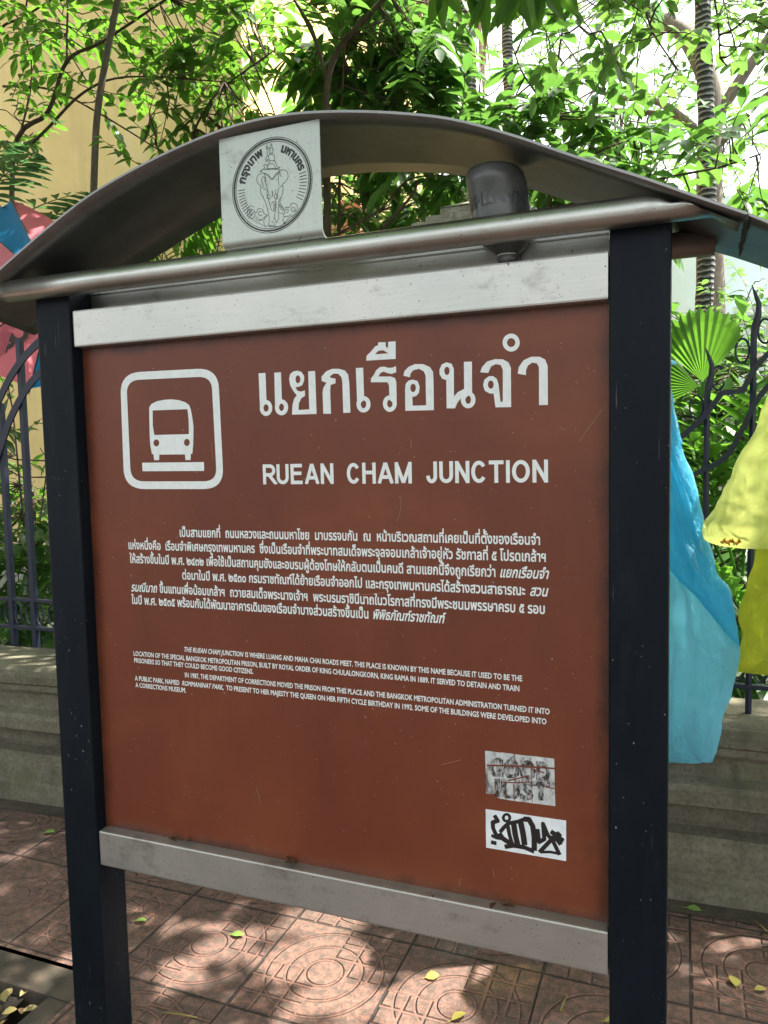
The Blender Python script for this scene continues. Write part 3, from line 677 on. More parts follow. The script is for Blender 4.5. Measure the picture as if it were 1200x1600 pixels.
ttl = MB(); A, a_ = (390, 500), 4.8; B, b_ = (620, 500), 4.615
GL = [
 (A, a_, [[(68, 400), (120, 397), (128, 620), (78, 650)]], [], [(124, 660, 47, 60, 19, 28)]),
 (A, a_, [[(186, 395), (236, 392), (243, 615), (192, 650)]], [], [(240, 655, 50, 60, 18, 28)]),
 (A, a_, [[(440, 385), (492, 382), (503, 705), (318, 710), (322, 640), (335, 590), (355, 565), (330, 535), (305, 490), (297, 440), (305, 405), (330, 385), (360, 380), (390, 390), (410, 420), (410, 455), (395, 490), (365, 502), (345, 503), (358, 530), (385, 537), (415, 528), (416, 570), (390, 585), (370, 625), (367, 675), (448, 670)]], [], [(363, 445, 0, 0, 18, 30)]),
 (A, a_, [[(553, 703), (548, 545), (553, 510), (578, 470), (541, 458), (540, 425), (575, 385), (620, 366), (670, 366), (715, 378), (740, 410), (748, 470), (757, 695), (703, 697), (696, 470), (690, 430), (665, 403), (630, 402), (600, 425), (612, 435), (645, 440), (645, 475), (608, 487), (605, 530), (611, 703)]], [], []),
 (A, a_, [[(797, 360), (852, 358), (860, 600), (808, 640)]], [], [(855, 632, 53, 62, 20, 30)]),
 (A, a_, [[(910, 467), (912, 438), (932, 412), (950, 376), (980, 352), (1010, 350), (1045, 360), (1075, 357), (1098, 345), (1100, 392), (1065, 405), (1030, 397), (1005, 387), (983, 397), (965, 424), (1060, 424), (1090, 435), (1101, 465), (1104, 640), (1050, 600), (1046, 490), (1035, 467)]], [], [(1052, 627, 52, 62, 20, 30)]),
 (A, a_, [[(875, 305), (878, 268), (908, 240), (940, 200), (965, 188), (965, 168), (1020, 166), (1022, 202), (1038, 209), (1040, 164), (1096, 160), (1096, 292)]], [[(940, 258), (965, 232), (1000, 226), (1042, 250)]], []),
 (B, b_, [[(48, 402), (55, 370), (85, 338), (130, 318), (190, 318), (240, 340), (262, 375), (265, 440), (268, 650), (62, 655), (60, 500), (65, 460), (85, 437), (115, 430), (150, 440), (165, 480), (160, 525), (140, 548), (112, 555), (115, 618), (212, 615), (208, 400), (195, 370), (160, 352), (120, 362), (100, 385), (95, 413)]], [], [(118, 490, 0, 0, 20, 30)]),
 (B, b_, [[(360, 637), (357, 432), (328, 424), (309, 392), (308, 360), (325, 320), (360, 305), (395, 316), (411, 350), (413, 552), (440, 520), (486, 497), (484, 302), (542, 300), (543, 520), (500, 560), (465, 560), (437, 597), (420, 637)]], [], [(362, 367, 0, 0, 19, 30), (515, 575, 53, 62, 20, 30)]),
 (B, b_, [[(602, 377), (615, 340), (650, 300), (710, 282), (765, 284), (805, 305), (823, 345), (825, 628), (712, 630), (698, 530), (670, 530), (635, 510), (623, 470), (632, 430), (665, 405), (695, 405), (722, 425), (735, 470), (748, 590), (762, 590), (765, 575), (765, 360), (750, 325), (715, 318), (680, 335), (660, 382)]], [], [(678, 466, 0, 0, 21, 30)]),
 (B, b_, [], [], [(825, 163, 62, 65, 30, 32)]),
 (B, b_, [[(872, 387), (880, 340), (915, 290), (970, 265), (1030, 265), (1070, 285), (1088, 330), (1090, 612), (1026, 614), (1025, 340), (1010, 312), (975, 308), (945, 330), (932, 365), (932, 398)]], [], [])]
for org, sc, ou, ho, el in GL:
    V, T = fill(conts(org, sc, ou, ho, el)); put2(ttl, V, T, YT)
ttl.raw('thai_title', M['white'], panel); ttl = MB()
# latin title in bold strokes
LET = {'R': [[(0, 0), (0, 1)], 'Rb', [(.45, .46), (1, 0)]], 'U': ['U'], 'E': [[(0, 0), (0, 1)], [(0, 1), (1, 1)], [(0, .54), (.92, .54)], [(0, 0), (1.04, 0)]],
       'A': [[(-.02, -.1), (.5, 1.08)], [(1.02, -.1), (.5, 1.08)], [(.22, .27), (.78, .27)]], 'N': [[(0, 0), (0, 1)], [(1, 0), (1, 1)], [(-.04, 1.08), (1.04, -.08)]],
       'C': ['C'], 'H': [[(0, 0), (0, 1)], [(1, 0), (1, 1)], [(0, .54), (1, .54)]], 'M': [[(0, 0), (0, 1)], [(1, 0), (1, 1)], [(-.02, 1.05), (.5, -.06)], [(1.02, 1.05), (.5, -.06)]],
       'J': ['J'], 'T': [[(.5, 0), (.5, 1)], [(0, 1), (1, 1)]], 'I': [[(.5, 0), (.5, 1)]], 'O': ['O']}
def letter(ch, x0, x1, z0, z1, w):
    ia, ib, ja, jb = x0+w/2, x1-w/2, z0+w/2, z1-w/2
    def mp(p, ext=True): return (ia+(ib-ia)*p[0], ja+(jb-ja)*p[1])
    cs = []
    for st in LET[ch]:
        if st == 'U': pts = [(0, 1.2), (0, .35)]+[(.5-.5*math.cos(a), .32-.32*math.sin(a)) for a in [k*math.pi/10 for k in range(11)]]+[(1, .35), (1, 1.2)]
        elif st == 'J': pts = [(1, 1.2), (1, .3)]+[(.5+.5*math.cos(a), .28-.28*math.sin(a)) for a in [k*math.pi/9 for k in range(9)]]+[(0, .32)]
        elif st in ('C', 'O'):
            a0, a1 = ((.62, 5.66) if st == 'C' else (0, 2*math.pi+.05)); pts = [(.5+.5*math.cos(a), .5+.5*math.sin(a)) for a in [a0+(a1-a0)*k/24 for k in range(25)]]
        elif st == 'Rb': pts = [(0, 1), (.55, 1)]+[(.55+.37*math.sin(a), .735+.265*math.cos(a)) for a in [k*math.pi/8 for k in range(9)]]+[(0, .47)]
        else:
            pts = [list(p) for p in st]
            if abs(pts[0][0]-pts[-1][0]) < 1e-6: pts[0][1] -= .3; pts[-1][1] += .3        # verticals run through to the clip
            elif abs(pts[0][1]-pts[-1][1]) < 1e-6:
                if ch != 'A': e = .5*w/(ib-ia); pts[0][0] -= e; pts[-1][0] += e
            else:
                d = [(pts[-1][k]-pts[0][k])*.25 for k in (0, 1)]
                if ch == 'R': pts[-1] = [pts[-1][k]+d[k] for k in (0, 1)]
        cs += stroke([mp(p) for p in pts], w, (z0, z1))
    return fill(cs)
zb0, zc0 = at(600, 755.6, YP).z, at(600, 722.4, YP).z
for ch, x0, x1, o_, s_ in [('R', 78, 180, 395, 4.898), ('U', 183, 275, 395, 4.898), ('E', 290, 378, 395, 4.898), ('A', 398, 508, 395, 4.898), ('N', 520, 618, 395, 4.898), ('C', 720, 822, 395, 4.898), ('H', 838, 942, 395, 4.898), ('A', 955, 1077, 395, 4.898), ('M', 1088, 1217, 395, 4.898),
                           ('J', 130, 215, 640, 5), ('U', 232, 340, 640, 5), ('N', 356, 468, 640, 5), ('C', 482, 602, 640, 5), ('T', 620, 735, 640, 5), ('I', 752, 785, 640, 5), ('O', 800, 940, 640, 5), ('N', 960, 1082, 640, 5)]:
    V, T = letter(ch, at(o_+x0/s_, 740, YP).x, at(o_+x1/s_, 740, YP).x, zb0, zc0, .0074); put2(ttl, V, T, YT)
ttl.raw('latin_title', M['white'], panel)

dsc = MB()
def tline(runs, a, bnd, size, bold, gap=1.0):
    """runs [(text, italic)] from pixel a to pixel bnd"""
    z = (at(*a, YP).z+at(*bnd, YP).z)/2; x0, x1 = at(a[0], a[1], YP).x, at(bnd[0], bnd[1], YP).x
    gs = []; cur = 0; sp = .42 if size > .02 else .60
    for t, it in runs:
        g = text_tris(t, bold, 2); xs = [p[0] for V, T in g for p in V]; gs.append((g, min(xs), it, cur)); cur += max(xs)-min(xs)+sp
    k = (x1-x0)/(cur-sp)
    for g, xa, it, c in gs:
        for V, T in g:
            dsc.add([(x0+(c+x-xa)*k+(.22*y*size if it else 0), YT-R.uniform(0, .00004), z+y*size) for x, y in V], T)
TS = .0275
for runs, a, bnd in [
 ([('เป็นสามแยกที่  ถนนหลวงและถนนมหาไชย  มาบรรจบกัน  ณ  หน้าบริเวณสถานที่เคยเป็นที่ตั้งของเรือนจำ', 0)], (281, 836), (844, 854)),
 ([('แห่งหนึ่งคือ  เรือนจำพิเศษกรุงเทพมหานคร  ซึ่งเป็นเรือนจำที่พระบาทสมเด็จพระจุลจอมเกล้าเจ้าอยู่หัว รัชกาลที่ ๕ โปรดเกล้าฯ', 0)], (201, 855), (853, 881)),
 ([('ให้สร้างขึ้นในปี พ.ศ. ๒๔๓๒ เพื่อใช้เป็นสถานคุมขังและอบรมผู้ต้องโทษให้กลับตนเป็นคนดี สามแยกนี้จึงถูกเรียกว่า', 0), ('แยกเรือนจำ', 1)], (203, 877), (856, 907)),
 ([('ต่อมาในปี พ.ศ. ๒๕๓๐ กรมราชทัณฑ์ได้ย้ายเรือนจำออกไป และกรุงเทพมหานครได้สร้างสวนสาธารณะ', 0), ('สวน', 1)], (285, 903), (854.5, 934)),
 ([('รมณีนาถ', 1), ('ขึ้นแทนเพื่อน้อมเกล้าฯ  ถวายสมเด็จพระนางเจ้าฯ  พระบรมราชินีนาถในวโรกาสที่ทรงมีพระชนมพรรษาครบ ๕ รอบ', 0)], (205, 922), (851.5, 961)),
 ([('ในปี พ.ศ. ๒๕๓๕ พร้อมกับได้พัฒนาอาคารเดิมของเรือนจำบางส่วนสร้างขึ้นเป็น', 0), ('พิพิธภัณฑ์ราชทัณฑ์', 1)], (206, 942), (694, 975))]:
    tline(runs, a, bnd, TS, .024)
dsc.raw('thai_description', M['white'], panel); dsc = MB()
ES = .0158
for runs, a, bnd in [
 ([('THE RUEAN CHAM JUNCTION', 1), ('IS WHERE LUANG AND MAHA CHAI ROADS MEET. THIS PLACE IS KNOWN BY THIS NAME BECAUSE IT USED TO BE THE', 0)], (287, 1015.7), (816, 1067)),
 ([('LOCATION OF THE SPECIAL BANGKOK METROPOLITAN PRISON, BUILT BY ROYAL ORDER OF KING CHULALONGKORN, KING RAMA IN 1889. IT SERVED TO DETAIN AND TRAIN', 0)], (209, 1022.7), (811.6, 1082)),
 ([('PRISONERS SO THAT THEY COULD BECOME GOOD CITIZENS.', 0)], (210, 1035), (396, 1053)),
 ([('IN 1987, THE DEPARTMENT OF CORRECTIONS MOVED THE PRISON FROM THIS PLACE AND THE BANGKOK METROPOLITAN ADMINISTRATION TURNED IT INTO', 0)], (289, 1055.6), (859, 1119)),
 ([('A PUBLIC PARK, NAMED', 0), ('ROMMANINAT PARK,', 1), ('TO PRESENT TO HER MAJESTY THE QUEEN ON HER FIFTH CYCLE BIRTHDAY IN 1992. SOME OF THE BUILDINGS WERE DEVELOPED INTO', 0)], (211, 1061), (854, 1134)),
 ([('A CORRECTIONS MUSEUM.', 0)], (212, 1073.7), (291, 1082))]:
    tline(runs, a, bnd, ES, .024)
dsc.raw('latin_description', M['white'], panel)

scm = MB()
for P in ([(640, 684), (643, 692), (641, 701)], [(624, 775), (627, 783), (625, 800), (620, 815)], [(899, 594), (902, 600)], [(874, 668), (883, 672)], [(720, 1372), (717, 1385)], [(690, 1195), (720, 1187)], [(905, 690), (940, 640)], [(560, 930), (600, 926)], [(330, 690), (333, 720)], [(800, 840), (845, 845)], [(400, 1230), (408, 1255)], [(700, 470), (760, 476)], [(770, 1360), (773, 1372)]):
    V, Fc = ribbon(crom([P2(*p) for p in P], 4), .0009); put2(scm, V, Fc, YP-.0005)
scm.raw('scratches', M['scratch'], panel)

# the two stickers at the lower right of the panel
def K_(x, y): return P2(740+x/7.5, 1160+y/7.5)
def sticker(outline, m, label):
    V, T = fill([ccw([K_(*p) for p in outline])]); s = MB()
    n = len(V); s.add([(p[0], YP-.0009, p[1]) for p in V]+[(p[0], YP+.001, p[1]) for p in V], T)
    c = ccw([K_(*p) for p in outline]); k = len(c)
    s.add([(p[0], YP-.0009, p[1]) for p in c]+[(p[0], YP+.0002, p[1]) for p in c], [(i, (i+1) % k, k+(i+1) % k, k+i) for i in range(k)])
    o = s.raw('sticker', m, sign); o['label'] = label; return o
st1 = sticker([(135, 98), (180, 100), (300, 118), (330, 116), (560, 148), (700, 160), (790, 172), (945, 190), (950, 400), (958, 745), (700, 712), (480, 684), (300, 655), (288, 632), (262, 622), (250, 598), (205, 603), (150, 598)], M['worn'], 'peeling grey sticker with scratched out letters')
si = MB()
def kstroke(mb, pts, w, y):
    V, T = fill(sum([stroke([K_(*p) for p in pts], w/7.5*mpp(1.44)*.94)], [])); put2(mb, V, T, y)
for body, x0, x1, yb, yt in (('GOOD', 185, 900, 395, 175), ('JUST', 200, 900, 640, 420)):
    g = text_tris(body, .055, 3); xs = [p[0] for V, T in g for p in V]; xa, xb = min(xs), max(xs)
    for V, T in g:
        q = []
        for x, y in V:
            y = max(y, 0); t = (x-xa)/(xb-xa); q.append(K_(x0+(x1-x0)*t, yb+(yt-yb)*y/.72+(60 if yb < 400 else 45)*t))
        put2(si, q, T, YP-.0012-R.uniform(0, .00003))
si.raw('sticker_lettering', M['wornink'], st1)
sc_ = MB()
for pts, w in ([((158, 265), (360, 270), (560, 275), (760, 290), (950, 302)), 20], [((680, 312), (760, 330), (830, 355)), 16], [((400, 445), (520, 420), (650, 385)), 16], [((320, 465), (480, 468), (660, 462)), 14], [((800, 500), (880, 525), (950, 537)), 14], [((480, 130), (500, 300)), 8], [((670, 170), (690, 700)), 8], [((380, 560), (390, 665)), 8], [((470, 480), (478, 680)), 10], [((250, 420), (270, 640)), 9]):
    kstroke(sc_, pts, w, YP-.0015-R.uniform(0, .0001))
sc_.raw('scratches', M['panel'], st1)
st2 = sticker([(142, 780), (1085, 915), (1085, 1388), (148, 1230)], M['paper'], 'white sticker with a black graffiti tag')
gt = MB(); cs = []
def kw(w): return w/7.5*mpp(1.44)*.94
for pts, w in [([(245, 850), (285, 915), (225, 935), (230, 1000), (258, 1065), (295, 1120)], 52), ([(210, 1085), (270, 1115), (340, 1125)], 42), ([(205, 1165), (270, 1180)], 50), ([(300, 1060), (340, 1120), (400, 1160), (470, 1195)], 64),
               ([(310, 1050), (355, 995), (410, 945), (520, 925), (600, 895)], 46), ([(400, 960), (420, 1070), (450, 1180)], 48), ([(470, 945), (490, 1080), (520, 1200)], 70), ([(550, 920), (580, 1060), (600, 1200)], 72), ([(590, 895), (650, 900), (695, 980), (712, 1110), (712, 1265)], 66),
               ([(365, 1220), (470, 1205), (590, 1225), (712, 1275)], 56), ([(750, 1010), (768, 1165), (830, 1130), (815, 950), (870, 1080), (935, 1160), (1010, 1315)], 50), ([(772, 1285), (880, 1170), (985, 1060)], 50), ([(785, 1282), (900, 1280), (1000, 1300)], 34),
               ([(905, 1040), (980, 1090), (1050, 1155)], 60), ([(1015, 1058), (930, 1140)], 66), ([(965, 1110), (1025, 1195)], 58), ([(890, 1110), (1055, 1140)], 56)]:
    cs += stroke([K_(*p) for p in pts], kw(w))
o, i = ringc(388, 880, 55, 56, 21, 25); cs += [ccw([K_(*p) for p in o]), ccw([K_(*p) for p in i])[::-1]]
V, T = fill(cs); put2(gt, V, T, YP-.0013); gt.raw('graffiti', M['ink2'], st2)

# ------------------------------------------------------------------ low moulded wall, gutter, gate pillar
wa = math.atan2(.14, 2.53); wd = Vector((math.cos(wa), math.sin(wa), 0)); wn_ = Vector((-math.sin(wa), math.cos(wa), 0)); WO = Vector((-.04, 2.70, 0))
prof = [(.30, -.05), (0, -.05), (0, .085), (.006, .10), (.010, .185), (.018, .200), (.022, .228), (.080, .238), (.098, .250), (.098, .338), (.03, .342), (-.012, .345), (-.018, .351), (-.018, .402), (-.006, .420), (.035, .434),
        (.04, .465), (.045, .505), (.02, .512), (.012, .522), (.012, .545), (.002, .556), (.002, .588), (.010, .612), (.03, .630), (.30, .634)]
b = MB(); n = len(prof); xs = [-7+k*.09 for k in range(112)]
def wnoise(x, k): return .004*noise.noise((x*2.3, k*1.7, 0))+.0025*noise.noise((x*9, k*2.1, 5))
for x in xs:
    for k, (d, z) in enumerate(prof):
        jx = wnoise(x, k) if 1 < k < n-1 else 0
        b.v.append(tuple(WO+wd*x+wn_*(d+jx)+Vector((0, 0, z+wnoise(x+40, k)*.8))))
for i in range(len(xs)-1):
    for k in range(n): b.f.append((i*n+k, i*n+(k+1) % n, (i+1)*n+(k+1) % n, (i+1)*n+k))
wall = b.build('garden_wall', M['stone'], org=WO)
tag(wall, 'low mossy stone wall with moulded ledges carrying the iron fence', 'wall')
g = MB(); P0, P1 = WO-wd*7-wn_*.075, WO+wd*3-wn_*.075
g.add([tuple(P0+Vector((0, 0, .004))), tuple(P1+Vector((0, 0, .004))), tuple(P1+wn_*.10+Vector((0, 0, .004))), tuple(P0+wn_*.10+Vector((0, 0, .004)))], [(0, 1, 2, 3)])
struct(g.raw('gutter_strip', M['concrete']))
# stepped stone pillar seen through the gap under the roof
pc = at(757, 320, 2.95); pil = MB()
def pzz(py): return at(700, py, 2.72).z
pil.box(pc.x-.20, pc.x+.20, 2.78, 3.18, .55, pzz(420), .008)
for py0, py1, hw in ((420, 398, .27), (398, 372, .235), (372, 352, .265), (352, 336, .232), (336, 322, .19), (322, 306, .145)):
    pil.box(pc.x-hw, pc.x+hw, 2.98-hw, 2.98+hw, pzz(py0)+.0005, pzz(py1), .012)
t0, t1 = pzz(306), pzz(284)
pil.add([(pc.x-.145, 2.835, t0), (pc.x+.145, 2.835, t0), (pc.x+.145, 3.125, t0), (pc.x-.145, 3.125, t0), (pc.x-.03, 2.95, t1), (pc.x+.03, 2.95, t1), (pc.x+.03, 3.01, t1), (pc.x-.03, 3.01, t1)], [(0, 1, 5, 4), (1, 2, 6, 5), (2, 3, 7, 6), (3, 0, 4, 7), (4, 5, 6, 7)])
tag(pil.build('stone_pillar', M['pale_stone'], org=(pc.x, 2.98, .6)), 'stepped stone pillar top seen under the roof behind the bottle', 'pillar')

# ------------------------------------------------------------------ iron fence, two bays
YFN = 2.86
def flame(x, z0, ztip, w):
    P = [(x, YFN, z0), (x, YFN, ztip-.17), (x+.004, YFN, ztip-.13), (x+.013, YFN, ztip-.095), (x+.014, YFN, ztip-.06), (x+.002, YFN, ztip-.025), (x-.007, YFN, ztip)]
    return P, [w, w, w*1.15, w*1.0, w*.8, w*.5, w*.12]
def scroll(mb, cx, cz, rx, rz, a0, a1, r=.0045):
    mb.tube([(cx+rx*math.cos(a0+(a1-a0)*k/16), YFN, cz+rz*math.sin(a0+(a1-a0)*k/16)) for k in range(17)], r, 6)
def fence_bay(label, x0, x1, bars, bands, bw=.018):
    t = thing('iron_fence', label, 'fence', ((x0+x1)/2, YFN, .63))
    zr = [(.725), (.865)]
    for z in zr: MB().box(x0, x1, YFN-.012, YFN+.012, z-.008, z+.008, .002).build('rail', M['iron'], t)
    for x, tip, fl, scr in bars:
        mb = MB()
        if fl:
            P, rr = flame(x, .62, tip, .0115); mb.tube(P, rr, 6); 
        else: mb.box(x-.0135, x+.0135, YFN-.0135, YFN+.0135, .62, tip, .002)
        o = mb.build('bar', M['iron'], t)
        for dx, dz in scr:
            s2 = MB(); scroll(s2, x+dx, tip+dz, .021, .040, (.9 if dx > 0 else 2.4)+math.pi*(0 if dx > 0 else 0), (.9 if dx > 0 else 2.4)+(5.2 if dx < 0 else -5.2) if False else ((.2+math.pi*2-.6) if dx > 0 else (math.pi*2+2.2)), .0042)
            s2.build('scroll', M['iron'], o)
        s2 = MB(); zc = sum(zr)/2
        for sg in (-1, 1): scroll(s2, x+sg*.034, zc, .022, .052, math.pi/2-sg*(.2)+0, math.pi/2-sg*.2+sg*(-1)*5.2, .0038)
        s2.build('lower_scroll', M['iron'], o)
    for P in bands: MB().bar(crom([at(x, y, YFN-.018) for x, y in P], 5), bw, .008).build('band', M['iron'], t)
    return t
lx = [at(3, 666, YFN).x, at(34.5, 609, YFN).x]; st_ = lx[1]-lx[0]
lb = [(lx[0]-st_, at(-30, 760, YFN).z, 0, ()), (lx[0], at(2, 630, YFN).z, 0, ()), (lx[1], at(30, 530, YFN).z, 0, ())]
for k in range(1, 13): lb.append((lx[1]+st_*k, at(30, 530, YFN).z+.10*math.sin(math.pi*k/13), 0, ()))
fence_bay('navy iron fence bay left of the sign with two arching bands', lx[0]-.4, lx[1]+st_*13, lb,
          [[(-30, 690), (0, 622), (22, 580), (52, 543), (100, 505), (170, 470)], [(-20, 760), (4, 690), (16, 655), (40, 610), (66, 580), (110, 550), (180, 520)]], .036)
rb = []
bx = [at(1104, 700, YFN).x, at(1176, 640, YFN).x]; sp_ = bx[1]-bx[0]
tips = [at(1101, 543, YFN).z, at(1174, 447, YFN).z]
for k in range(-4, 0): rb.append((bx[0]+sp_*k, tips[0]-.19*(-k)**.8, 1, ()))
rb.append((bx[0], tips[0], 1, ((.034, -.105), (-.034, -.20)))); rb.append((bx[1], tips[1], 1, ((.034, -.15), (-.034, -.21))))
for k in range(1, 15): rb.append((bx[1]+sp_*k, tips[1]+.42*math.sin(math.pi*k/14.0)-.05*(k > 11), 1, ((.034, -.15), (-.034, -.21))))
fence_bay('navy iron fence bay right of the sign with flame tipped bars and scrolls', bx[0]-sp_*5, bx[1]+sp_*15, rb,
          [[(1030, 700), (1066, 681), (1097, 654), (1114, 633), (1128, 615), (1140, 613), (1158, 610), (1165, 602), (1177, 580), (1200, 553), (1240, 520), (1330, 470), (1450, 430), (1600, 430)], [(1040, 760), (1091, 738), (1134, 714), (1160, 671), (1180, 630), (1215, 590), (1300, 530), (1440, 480), (1600, 470)]])

# ------------------------------------------------------------------ plastic bags hung on the fence
UPZ = Vector((0, 0, 1))
def bag(name, label, rows, D, m, depth=.10, cat='plastic bag', seed=1, crease=()):
    """rows: (py, left px, right px, thickness factor) from top to bottom"""
    rows = [tuple(p) for p in crom([(r[0], r[1], r[2]) for r in rows], 8)]
    org = at((rows[0][1]+rows[0][2])/2, rows[0][0], D)
    b = MB(); nu = 40; nv = len(rows); tops = []
    zt = rows[0][0]; zb_ = rows[-1][0]
    for i, (py, lx_, rx_) in enumerate(rows):
        v = (py-zt)/(zb_-zt); env = min(1, (v*7)**.6)*min(1, ((1-v)*9+.12)**.6)
        for sgn in (-1, 1):
            for k in range(nu+1):
                u = k/nu; p = at(lx_+(rx_-lx_)*u, py, D)
                th = math.sqrt(max(0, 1-(2*u-1)**2))*depth*env
                a = math.atan2((u-.5)*1.6, v*1.4+.15)
                fold = (noise.noise((a*7+seed, v*1.5, seed*3.1))*.5+noise.noise((a*17+seed, v*3, seed))*.32)*(1-.45*v)+.35*noise.noise((u*3+seed, v*6, 7+sgn))+.18*noise.noise((u*9, v*14, seed+sgn))+.22*abs(noise.noise((u*13+v*9, v*22-u*4, seed+2)))+.14*abs(noise.noise((u*25-v*20, v*38, seed+sgn)))
                for x0c, y0c, x1c, y1c, am, wd_ in crease:
                    Lc = math.hypot(x1c-x0c, y1c-y0c); ex, ey = (x1c-x0c)/Lc, (y1c-y0c)/Lc; xx = lx_+(rx_-lx_)*u; sdist = (xx-x0c)*ey-(py-y0c)*ex; al = (xx-x0c)*ex+(py-y0c)*ey
                    g_ = 1/(1+math.exp(-sdist/3.0)) * math.exp(-max(0, sdist)/wd_) * max(0, min(1, al/25+.5, (Lc-al)/25+.5)); fold -= am*g_ if sgn < 0 else 0
                rim = math.sqrt(max(0, 1-abs(2*u-1)**6))
                b.v.append((p.x+.016*noise.noise((u*2.5, v*7, seed+20))+.007*noise.noise((u*5, v*22, seed)), D+sgn*th*.6+fold*.035*rim*env+(0 if sgn < 0 else .004), p.z+.006*noise.noise((u*8, v*9, seed))))
    w = nu+1
    for i in range(nv-1):
        for q in (0, 1):
            for k in range(nu):
                a = (2*i+q)*w+k; c = (2*i+2+q)*w+k; b.f.append((a, a+1, c+1, c) if q else (a, c, c+1, a+1))
    for e in (0, nv-1):
        for k in range(nu):
            a = 2*e*w+k; b.f.append((a, a+1, a+w+1, a+w))
    o = b.build(name, m, org=org, smooth=True)
    tp = at((rows[0][1]+rows[0][2])/2, rows[0][0], D); tb = MB(); tb.tube([tp-UPZ*.03, tp+UPZ*.012+Vector((0, .05, 0)), Vector((tp.x, YFN-.03, tp.z+.02)), Vector((tp.x+.03, YFN+.012, tp.z+.01))], [.014, .010, .008, .006], 8); tb.build('tie', m, o, smooth=True)
    sd = o.modifiers.new('smooth', 'SUBSURF'); sd.levels = 1; sd.render_levels = 1
    return tag(o, label, cat)
bb = bag('plastic_bag', 'long sky blue plastic bag hanging beside the black post', [(560, 1030, 1045), (600, 1020, 1049), (640, 1008, 1053), (690, 985, 1067), (700, 978, 1066), (760, 965, 1088), (830, 955, 1102), (880, 950, 1118), (900, 950, 1124), (925, 946, 1142), (985, 942, 1154), (1020, 940, 1158), (1060, 940, 1147), (1120, 944, 1134), (1170, 950, 1121), (1180, 985, 1116), (1190, 1040, 1112)], 2.60, M['bag_blue'], .11, seed=2, crease=[(1035, 800, 1160, 1010, .9, 45), (1046, 700, 1100, 880, .7, 14), (1095, 868, 1150, 925, -.9, 20), (1050, 850, 1120, 1000, .5, 25), (1040, 1165, 1115, 1182, .4, 12), (1060, 700, 1090, 820, -.6, 10)])
def flap(rows, D, dia, m, parent, seed):
    rows = [tuple(p) for p in crom(rows, 8)]; b = MB(); nu, nv = 34, 44; t0 = rows[0][0]
    def ed(py):
        for a, c in zip(rows, rows[1:]):
            if a[0] <= py <= c[0]+1e-6: t = (py-a[0])/max(1e-6, c[0]-a[0]); return a[1]+(c[1]-a[1])*t, a[2]+(c[2]-a[2])*t
        return rows[-1][1:]
    for j in range(nv+1):
        for k in range(nu+1):
            u = k/nu; bot = dia[0]+(dia[1]-dia[0])*u**1.3; py = t0+(bot-t0)*j/nv; l, r = ed(py); p = at(l+2+(r-l-4)*u, py, D); v = (py-t0)/(1190-t0)
            a = math.atan2((u-.5)*1.6, v*1.4+.15); f = noise.noise((a*9+seed, v*2, 1))*.5+noise.noise((a*21, v*4, 4))*.3+(.5 if j == nv else 0)
            b.v.append((p.x, D-.026-math.sqrt(max(0, 1-(2*u-1)**2))*.075*min(1, (v*7)**.6)+f*.022, p.z))
    b.f = [(j*(nu+1)+k, (j+1)*(nu+1)+k, (j+1)*(nu+1)+k+1, j*(nu+1)+k+1) for j in range(nv) for k in range(nu)]
    return b.raw('fold', m, parent, smooth=True)
flap([(560, 1030, 1045), (600, 1020, 1049), (640, 1008, 1053), (690, 985, 1067), (700, 978, 1066), (760, 965, 1088), (830, 955, 1102), (880, 950, 1118), (900, 950, 1124), (925, 946, 1142), (985, 942, 1154), (1020, 940, 1158)], 2.60, (760, 1012), M['bag_fold'], bb, 3)
yb = bag('plastic_bag', 'yellow plastic bag with a gathered orange knot at its bottom corner', [(480, 1235, 1262), (540, 1222, 1282), (600, 1203, 1300), (640, 1190, 1312), (690, 1168, 1325), (760, 1133, 1338), (800, 1112, 1340), (830, 1100, 1338), (845, 1104, 1330), (853, 1125, 1315), (857, 1160, 1290)], 2.56, M['bag_yellow'], .12, seed=5, crease=[(1190, 660, 1150, 830, .6, 16), (1215, 690, 1165, 835, .5, 12), (1240, 700, 1190, 840, .6, 18)])
kn = MB(); kc = at(1139, 846, 2.53)
for k in range(9): 
    a = k/9*6.28; kn.tube([kc+Vector((-.022+.006*k, -.006, .003*math.sin(k*2.3))), kc+Vector((-.02+.006*k, -.014, .010*math.sin(k*1.7))), kc+Vector((-.016+.006*k, -.006, -.005*math.cos(k)))], [.003, .006, .003], 6)
kn.build('knot', M['knot'], yb, smooth=True)
bag('plastic_bag', 'olive yellow plastic bag hanging lowest behind the yellow one', [(780, 1205, 1300), (830, 1190, 1310), (880, 1176, 1318), (940, 1160, 1322), (1000, 1154, 1322), (1035, 1152, 1320), (1048, 1150, 1318), (1053, 1175, 1310)], 2.66, M['bag_olive'], .08, seed=9)

